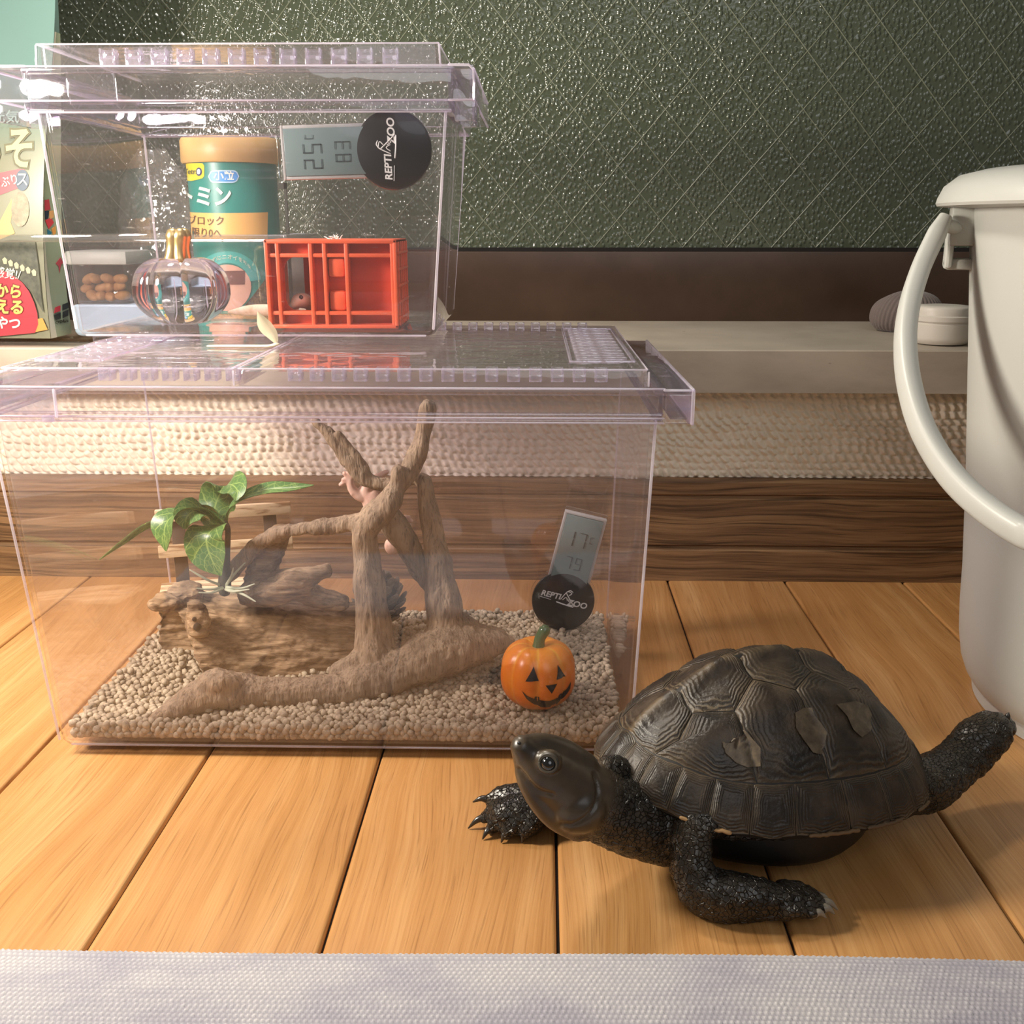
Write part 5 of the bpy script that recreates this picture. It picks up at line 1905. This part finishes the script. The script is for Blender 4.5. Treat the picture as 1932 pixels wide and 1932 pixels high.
def scute(poly, name, core=None, rings=16, per=7, height=.9, ridges=6, seed=0, shear=0.0):
    """one horny plate with raised growth rings; poly in turtle mm"""
    out = []
    n = len(poly)
    for i in range(n):
        a, b = poly[i], poly[(i + 1) % n]
        for k in range(per):
            out.append((a[0] + (b[0] - a[0]) * k / per, a[1] + (b[1] - a[1]) * k / per))
    cx = sum(p[0] for p in out) / len(out)
    cy = sum(p[1] for p in out) / len(out)
    if core:
        cx, cy = core
    mb = MB()
    rows, col = [], []
    for i in range(rings + 1):
        t = i / rings
        row = []
        for j, (x, y) in enumerate(out):
            q = t * .985
            px_, py_ = cx + (x - cx) * q, cy + (y - cy) * q
            w_ = noise.noise((px_ * .12 + seed, py_ * .12, seed * 2.0))
            rid = .5 + .5 * math.sin(2 * PI * ridges * (t ** 1.15) + w_ * 2.2)
            hgt = height * (1 - t ** 7) * (1 - .25 * t) + (.26 * rid * (t > .22) * (1 - t ** 12)) + .35 * w_ * (1 - t)
            nn = dome_n(px_, py_)
            p = Vector((px_, py_, dome(px_, py_))) + nn * (hgt - .35)
            row.append(tw(*p))
            e = 1.0 if t > .97 else 0
            col.append((t, min(1, max(.15, .55 + 1.1 * w_)), max(0, 1 - abs(py_) / 2.2) * (t > .15) * .7 * (name == 'vertebral_scute') + (t > .965) * .45, 1))
        rows.append(row)
    rows[0] = [p for p in rows[0]]
    mb.rings(rows, cap0=False, cap1=False)
    o = mb.build(name, SHELL, CAR, angle=180)
    ca = o.data.color_attributes.new('ring', 'FLOAT_COLOR', 'POINT')
    ca.data.foreach_set('color', np.array(col, np.float32).ravel())
    return o


sx = [52, 37, 13, -12, -35, -52]
ws = [10, 10.5, 10.5, 10.5, 10, 13]
mx = [45, 25, 0.5, -23.5, -44]
wmid = [15.5, 18.0, 18.5, 17.5, 15.0]
RB = .86


def ringx(xv, side, rho=RB):
    """point of the inner marginal ring at length position xv"""
    best = None
    for k in range(181):
        th = side * PI * k / 180
        p = rim_pt(th, rho)
        if best is None or abs(p[0] - xv) < best[0]:
            best = (abs(p[0] - xv), p)
    return best[1]


for i in range(5):
    f_ = [(sx[i], ws[i]), (sx[i], -ws[i])]
    if i == 0:
        f_ = [rim_pt(t, RB) for t in (.34, .17, 0, -.17, -.34)]
    b_ = [(sx[i + 1], -ws[i + 1]), (sx[i + 1], ws[i + 1])]
    if i == 4:
        b_ = [rim_pt(-t, RB) for t in (PI - .5, PI - .25, PI, PI + .25, PI + .5)]
    scute(f_ + [(mx[i], -wmid[i])] + b_ + [(mx[i], wmid[i])], 'vertebral_scute', (mx[i] - 5, 0), seed=i + 1, per=5, height=1.1)
cb = [26, 0, -26]
for side in (1, -1):
    def arc(xa, xb):
        t0 = math.atan2(*reversed(ringx(xa, side)))
        pa, pb = ringx(xa, side), ringx(xb, side)
        return [ringx(xa + (xb - xa) * k / 4, side) for k in range(5)]
    first = rim_pt(side * .34, RB)
    last = rim_pt(side * (PI - .5), RB)
    C1 = [first, (mx[0], side * wmid[0]), (sx[1], side * ws[1]), (mx[1], side * wmid[1])] + list(reversed(arc(first[0], cb[0])))[:-1]
    C2 = [(mx[1], side * wmid[1]), (sx[2], side * ws[2]), (mx[2], side * wmid[2])] + list(reversed(arc(cb[0], cb[1])))
    C3 = [(mx[2], side * wmid[2]), (sx[3], side * ws[3]), (mx[3], side * wmid[3])] + list(reversed(arc(cb[1], cb[2])))
    C4 = [(mx[3], side * wmid[3]), (sx[4], side * ws[4]), (mx[4], side * wmid[4])] + list(reversed(arc(cb[2], last[0])))
    for k, (pl, cr) in enumerate(((C1, (30, 22)), (C2, (9, 23)), (C3, (-16, 23)), (C4, (-38, 21)))):
        scute(pl, 'costal_scute', (cr[0], side * cr[1]), seed=10 + k + 5 * side, per=5, height=1.2, ridges=7)
    th = [.10, .34, .62, .88, 1.13, 1.38, 1.63, 1.88, 2.12, 2.36, 2.62, 2.88, PI]
    for k in range(12):
        a_, b_ = side * th[k], side * th[k + 1]
        m3 = (a_ + b_) / 2
        pl = [rim_pt(a_, RB), rim_pt(a_, 1.0), rim_pt(m3, 1.008), rim_pt(b_, 1.0), rim_pt(b_, RB), rim_pt(m3, RB)]
        scute(pl, 'marginal_scute', rim_pt(m3, .93), rings=10, per=4, height=.7, ridges=2, seed=30 + k + 15 * side)
scute([rim_pt(.10, RB), rim_pt(.10, 1), rim_pt(0, 1.02), rim_pt(-.10, 1), rim_pt(-.10, RB)], 'nuchal_scute', rings=8, per=3, height=.6, ridges=2, seed=77)


def rim_bead(t0, t1, r, name, mat, parent, n=14):
    mb = MB()
    mb.tube([tw(*rim_pt(t0 + (t1 - t0) * k / n, 1.003), dome(*rim_pt(t0 + (t1 - t0) * k / n, .995)) - .9 + .5 * noise.noise((k * .7, r * 9e3, 0))) for k in range(n + 1)], [r * (.75 + .4 * abs(noise.noise((k * .9, 3, r)))) for k in range(n + 1)], 8)
    return mb.build(name, mat, parent, angle=180)


rim_bead(.72, 1.02, .00085, 'worn_edge', plain('worn_tan', 'b08a5c', .6), CAR)
rim_bead(1.45, 1.66, .00085, 'worn_edge', plain('worn_brown', '6b5236', .6), CAR)
rim_bead(1.72, 1.95, .00085, 'worn_edge', plain('worn_brown2', '5a452e', .6), CAR)
rim_bead(2.15, 2.32, .0008, 'worn_edge', plain('worn_brown3', '5f4a31', .6), CAR)

# loose shed flakes lying on the plates, found by looking where the shell is met
deps = bpy.context.evaluated_depsgraph_get()
tv, tf = [], []
for o in list(CAR.children) + [CAR]:
    b = len(tv)
    tv += [q.co.copy() for q in o.data.vertices]
    tf += [tuple(i + b for i in p.vertices) for p in o.data.polygons]
BV = bvhtree.BVHTree.FromPolygons(tv, tf)
FLK = speckled('shed_flake', ['3c3224', '554838', '6b5c46'], 300, .5, .3, .0003)


def flake(poly, h=.0006, lift=0.0):
    bm = bmesh.new()
    vv = [bm.verts.new((a, b, 0)) for a, b in poly]
    bm.faces.new(vv)
    bmesh.ops.triangulate(bm, faces=bm.faces)
    bmesh.ops.subdivide_edges(bm, edges=bm.edges, cuts=3, use_grid_fill=True)
    bm.verts.index_update()
    pts = []
    cu = sum(p[0] for p in poly) / len(poly)
    for q in bm.verts:
        d = (FW + RT * ((q.co.x - 966) / F) - UP * ((q.co.y - 966) / F)).normalized()
        hit = BV.ray_cast(CAM, d)
        if hit[0] is None:
            bm.free()
            return None
        nn = hit[1] if hit[1].dot(d) < 0 else -hit[1]
        pts.append(hit[0] + nn * (h + lift * abs(q.co.x - cu) / 40 + .0002 * noise.noise(hit[0] * 300)))
    f = [tuple(q.index for q in p.verts) for p in bm.faces]
    bm.free()
    mb = MB()
    n = len(pts)
    mb.add(pts, f)
    o = mb.build('shed_flake', FLK, CAR, angle=180)
    md = None
    return o


flake([(1360, 1398), (1368, 1405), (1385, 1402), (1388, 1392), (1398, 1390), (1404, 1376), (1412, 1385), (1422, 1398), (1434, 1412), (1434, 1446), (1410, 1448), (1386, 1438), (1368, 1420)], .0008, .0004)
flake([(1497, 1346), (1512, 1337), (1530, 1336), (1536, 1352), (1548, 1366), (1558, 1384), (1554, 1408), (1546, 1424), (1532, 1420), (1512, 1394), (1500, 1376)], .0008, .0004)
flake([(1575, 1330), (1612, 1324), (1634, 1332), (1642, 1350), (1640, 1380), (1624, 1392), (1608, 1378), (1596, 1352)], .0007, .0003)
flake([(1648, 1312), (1662, 1318), (1680, 1345), (1686, 1364), (1676, 1366), (1662, 1348)], .0006, .0003)

# body, neck, head, legs: one continuous skin
SKIN = M_('turtle_skin')
co = SKIN.n('NewGeometry').outputs['Position']
vz = SKIN.n('TexVoronoi', {'Vector': co, 'Scale': 620.0}, feature='DISTANCE_TO_EDGE')
n1 = SKIN.n('TexNoise', {'Vector': co, 'Scale': 110.0, 'Detail': 4})
sc_ = SKIN.n('VertexColor', layer_name='scaly')
crk = SKIN.ramp(vz.outputs[0], [(0.0, (0, 0, 0)), (.10, (1, 1, 1))])
c = SKIN.ramp(n1.outputs[0], [(.3, lin('15110d')), (.55, lin('2a231a')), (.75, lin('3c3224'))])
crk2 = SKIN.mix(sc_.outputs[0], (1, 1, 1, 1), crk)
c = SKIN.mix(.75, c, SKIN.mix(1.0, c, crk2, 'MULTIPLY'))
c = SKIN.mix(SKIN.math('MULTIPLY', SKIN.math('SUBTRACT', 1.0, sc_.outputs[0]), .75), c, SKIN.ramp(n1.outputs[0], [(.3, lin('33291d')), (.6, lin('4b3e2d')), (.8, lin('5f503a'))]))
SKIN.bsdf(color=c, rough=.36, spec=.6, normal=SKIN.bump(crk2, .75, .0009))
SKIN = SKIN.m


def W(u, v, y):
    return tuple(at(u, v, y=y))


pcs = []
# trunk inside the shell
rg = []
for i in range(15):
    k = i / 14
    x = 54 - 108 * k
    s_ = math.sqrt(max(.05, 1 - ((x) / 60) ** 2))
    wy, z0_, z1_ = 40 * s_, 9 + 4 * abs(k - .45), 32 + .08 * x
    rg.append([tw(x, wy * math.cos(a) * (1 - .15 * (math.sin(a) < 0)), (z0_ + z1_) / 2 + (z1_ - z0_) / 2 * math.sin(a)) for a in [2 * PI * j / 24 for j in range(24)]])
tm = MB()
tm.rings(rg)
pcs.append((tm.v, tm.f))
# neck and head
nk = [(1262, 1545, .322, .0165), (1222, 1540, .3190, .0152), (1180, 1533, .3155, .0140), (1140, 1522, .3120, .0126), (1105, 1505, .3090, .0121), (1072, 1484, .3065, .0114), (1045, 1462, .3045, .0100), (1020, 1443, .3025, .0086), (1000, 1425, .3010, .0064), (988, 1412, .3000, .0046)]
pcs.append(tube([W(u, v, y) for u, v, y, r in nk], [r for *_, r in nk], 22, 4))
pcs.append(ball(W(1092, 1528, .3000), (.0095, .0062, .0085), 16, 10))       # jaw muscle, near side
pcs.append(ball(W(1100, 1488, .3170), (.0100, .0065, .0085), 16, 10))
pcs.append(tube([W(1105, 1448, .309), W(1065, 1424, .3065), (W(1025, 1405, .3035)), W(992, 1400, .3010)], [.0050, .0052, .0040, .0027], 14, 4))   # crown
pcs.append(tube([W(1095, 1556, .305), W(1052, 1534, .3030), W(1018, 1500, .3015), W(995, 1464, .3005), W(987, 1438, .3000)], [.0060, .0058, .0050, .0040, .0030], 14, 4))   # lower jaw
pcs.append(ball(W(984, 1404, .3000), .0032, 12, 8))
pcs.append(ball(W(1036, 1436, .2960), (.0046, .0030, .0042), 14, 10))        # brow round the eye
# loose neck folds
for (u0, v0, y0, u1, v1, y1, r) in ((1150, 1448, .318, 1215, 1470, .326, .0060), (1195, 1580, .309, 1262, 1592, .318, .0075), (1175, 1455, .322, 1225, 1440, .332, .0055)):
    pcs.append(tube([W(u0, v0, y0), W((u0 + u1) / 2, (v0 + v1) / 2 + 2, (y0 + y1) / 2), W(u1, v1, y1)], [r * .8, r, r], 12, 3))
# near fore leg
pcs.append(tube([tw(36, 26, 30), W(1310, 1555, .3060), W(1303, 1600, .3020), W(1308, 1645, .2985), W(1330, 1680, .2965), W(1372, 1692, .2960), W(1415, 1695, .2955), W(1452, 1700, .2950), W(1490, 1704, .2945)],
                [.0100, .0078, .0074, .0080, .0094, .0098, .0088, .0074, .0058], 16, 5, .8))
fpts = (((1480, 1682, .2985), (1512, 1680, .3000), (1540, 1692, .3000)), ((1488, 1694, .2960), (1524, 1694, .2970), (1552, 1702, .2970)), ((1488, 1704, .2938), (1524, 1706, .2938), (1550, 1714, .2938)), ((1480, 1714, .2918), (1510, 1717, .2912), (1534, 1723, .2910)))
for q in fpts:
    pcs.append(tube([W(*p) for p in q], [.0044, .0030, .0019], 10, 3))
# far fore leg
pcs.append(tube([tw(44, -14, 26), W(1090, 1505, .3560), W(1050, 1515, .3530), W(1020, 1520, .3500), W(985, 1525, .3470), W(955, 1532, .3450)], [.0105, .0098, .0094, .0092, .0086, .0070], 16, 5, .8))
ftoe = (((985, 1500, .351), (950, 1500, .352), (925, 1510, .352)), ((975, 1515, .348), (938, 1528, .348), (917, 1542, .347)), ((972, 1530, .345), (942, 1548, .343), (928, 1563, .342)), ((985, 1545, .342), (965, 1560, .340), (957, 1572, .3385)), ((1005, 1550, .341), (995, 1562, .339), (990, 1570, .338)))
for q in ftoe:
    pcs.append(tube([W(*p) for p in q], [.0050, .0040, .0026], 10, 3))
# near hind leg, stretched out behind
pcs.append(tube([tw(-44, 22, 22), W(1745, 1478, .3500), W(1785, 1455, .3580), W(1822, 1425, .3650), W(1850, 1395, .3690), W(1880, 1375, .3720), W(1893, 1372, .3730)], [.0130, .0115, .0098, .0096, .0098, .0082, .0050], 16, 5, .9))
htoe = (((1862, 1388, .371), (1885, 1366, .373), (1899, 1366, .3735)), ((1865, 1395, .370), (1888, 1382, .371), (1902, 1380, .3715)), ((1862, 1402, .368), (1880, 1398, .369), (1893, 1396, .3695)), ((1850, 1380, .371), (1868, 1362, .374), (1882, 1358, .3750)))
for q in htoe:
    pcs.append(tube([W(*p) for p in q], [.0046, .0036, .0024], 10, 3))
# far hind foot and tail, mostly hidden
pcs.append(tube([tw(-38, -22, 22), tw(-52, -40, 14), tw(-60, -50, 7)], [.0110, .0085, .0065], 12, 4))
pcs.append(tube([tw(-50, -6, 22), tw(-62, -16, 14), tw(-58, -30, 8)], [.0075, .0045, .0015], 10, 4))
mouth = [Vector(W(u, v, y)) for u, v, y in ((978, 1452, .2965), (990, 1466, .2950), (1003, 1482, .2935), (1020, 1495, .2925), (1042, 1500, .2915))]
mline = [Vector(q) for q in spline([tuple(m) for m in mouth], 6)]
jaw = [W(u, v, y) for u, v, y in ((1122, 1462, .303), (1128, 1490, .3005), (1124, 1516, .2985), (1108, 1540, .2975), (1082, 1556, .2970), (1058, 1556, .2970))]
mline += [Vector(q) for q in spline(jaw, 7)]
eyec = Vector(W(1036, 1440, .2945))


def sculpt(co, no):
    out = np.zeros_like(co)
    ml = np.array([tuple(q) for q in mline])
    ray_dir = np.array(tuple((Vector(mouth[2]) - CAM).normalized()))
    rel = co - np.array(tuple(CAM))
    for a in range(len(ml)):
        m = ml[a] - np.array(tuple(CAM))
        # distance across the line of sight: the crease lies on whatever skin is there
        t = rel @ (m / np.linalg.norm(m))
        d = np.linalg.norm(rel - np.outer(t, m / np.linalg.norm(m)), axis=1)
        near = (np.abs(t - np.linalg.norm(m)) < .012)
        w_ = np.exp(-(d / .00065) ** 2) * near
        out = np.where((w_ * .0009)[:, None] > np.linalg.norm(out, axis=1)[:, None], -no * (w_ * .0009)[:, None], out)
    hd = np.minimum(np.linalg.norm(co - np.array(W(1068, 1490, .304)), axis=1), np.linalg.norm(co - np.array(W(1012, 1435, .302)), axis=1))
    sc = np.clip((hd - .0150) / .006, 0, 1)
    wr = np.array([noise.noise((p[0] * 330, p[1] * 330, p[2] * 330)) + .6 * noise.noise((p[0] * 700, p[1] * 700, p[2] * 700)) for p in co])
    out += no * (wr * .00062 * sc)[:, None]
    sculpt.sc = sc
    return out


body = fuse('body', pcs, .00072, SKIN, TT, 5, sculpt)
ca = body.data.color_attributes.new('scaly', 'FLOAT_COLOR', 'POINT')
ca.data.foreach_set('color', np.repeat(sculpt.sc.astype(np.float32), 4))
# plastron under the trunk
mb = MB()
mb.rings([[tw(x * q, y * q, z + .03 * x) for x, y in [(49 * math.cos(a) + 1.5, 36 * math.sin(a) * (1 - .12 * math.cos(2 * a))) for a in [2 * PI * j / 48 for j in range(48)]]] for q, z in ((.86, 8.2), (.95, 8.8), (.99, 11), (1.0, 14), (1.0, 20), (.98, 25))])
mb.build('plastron', speckled('plastron_horn', ['060504', '0c0907', '130f0b'], 90, .5, .3, .0006), TT)
# eye with lids
ec = Vector(W(1036, 1441, .2940))
mb = MB()
mb.add(*ball(ec, .0028, 18, 12)).build('eye', EYEB, TT)
vd = (CAM - ec).normalized()
vd = (vd + Vector((-.25, 0, .05))).normalized()
e1 = vd.cross(Vector((0, 0, 1))).normalized()
e2 = e1.cross(vd)
mb = MB()
pts = [ec + vd * .0012 + e1 * (.0029 * math.cos(a)) + e2 * (.0026 * math.sin(a)) for a in [2 * PI * k / 24 for k in range(25)]]
mb.tube(pts, [.00062 + .0004 * max(0, math.sin(2 * PI * k / 24)) for k in range(25)], 8)
LIDS = plain('eyelid_skin', '3a342b', .45)
mb.build('eyelid', LIDS, TT)
# nostril
mb = MB()
mb.add(*ball(W(979, 1402, .2975), .0006, 8, 6)).build('nostril', EYEB, TT)
# claws
CLAW = plain('claw_horn', '2a241c', .3, coat=.4)
CLAWP = plain('claw_pale', '8a8070', .35)
for base, tip, y0, y1, mt in (((925, 1510), (893, 1513), .352, .3520, CLAW), ((917, 1542), (884, 1565), .347, .3455, CLAW), ((928, 1563), (911, 1593), .342, .3385, CLAW), ((957, 1572), (946, 1602), .3385, .3365, CLAW), ((990, 1570), (985, 1596), .338, .3365, CLAW),
                              ((1540, 1692), (1566, 1703), .300, .2998, CLAWP), ((1552, 1702), (1580, 1716), .2970, .2966, CLAWP), ((1550, 1714), (1574, 1724), .2938, .2934, CLAWP), ((1534, 1723), (1558, 1731), .2910, .2906, CLAWP),
                              ((1897, 1368), (1903, 1345), .3735, .3730, CLAW), ((1902, 1380), (1908, 1374), .3715, .3712, CLAW), ((1893, 1396), (1899, 1402), .3695, .3692, CLAW)):
    p0, p1 = Vector(W(*base, y0)), Vector(W(*tip, y1))
    if p1.z < .0006:
        p1.z = .0006
    m_ = (p0 + p1) / 2 + Vector((0, 0, .0012))
    mb = MB()
    mb.tube([p0 - (m_ - p0) * .5, p0, m_, p1], [.0019, .0018, .0012, .0003], 9, 3)
    mb.build('claw', mt, TT)
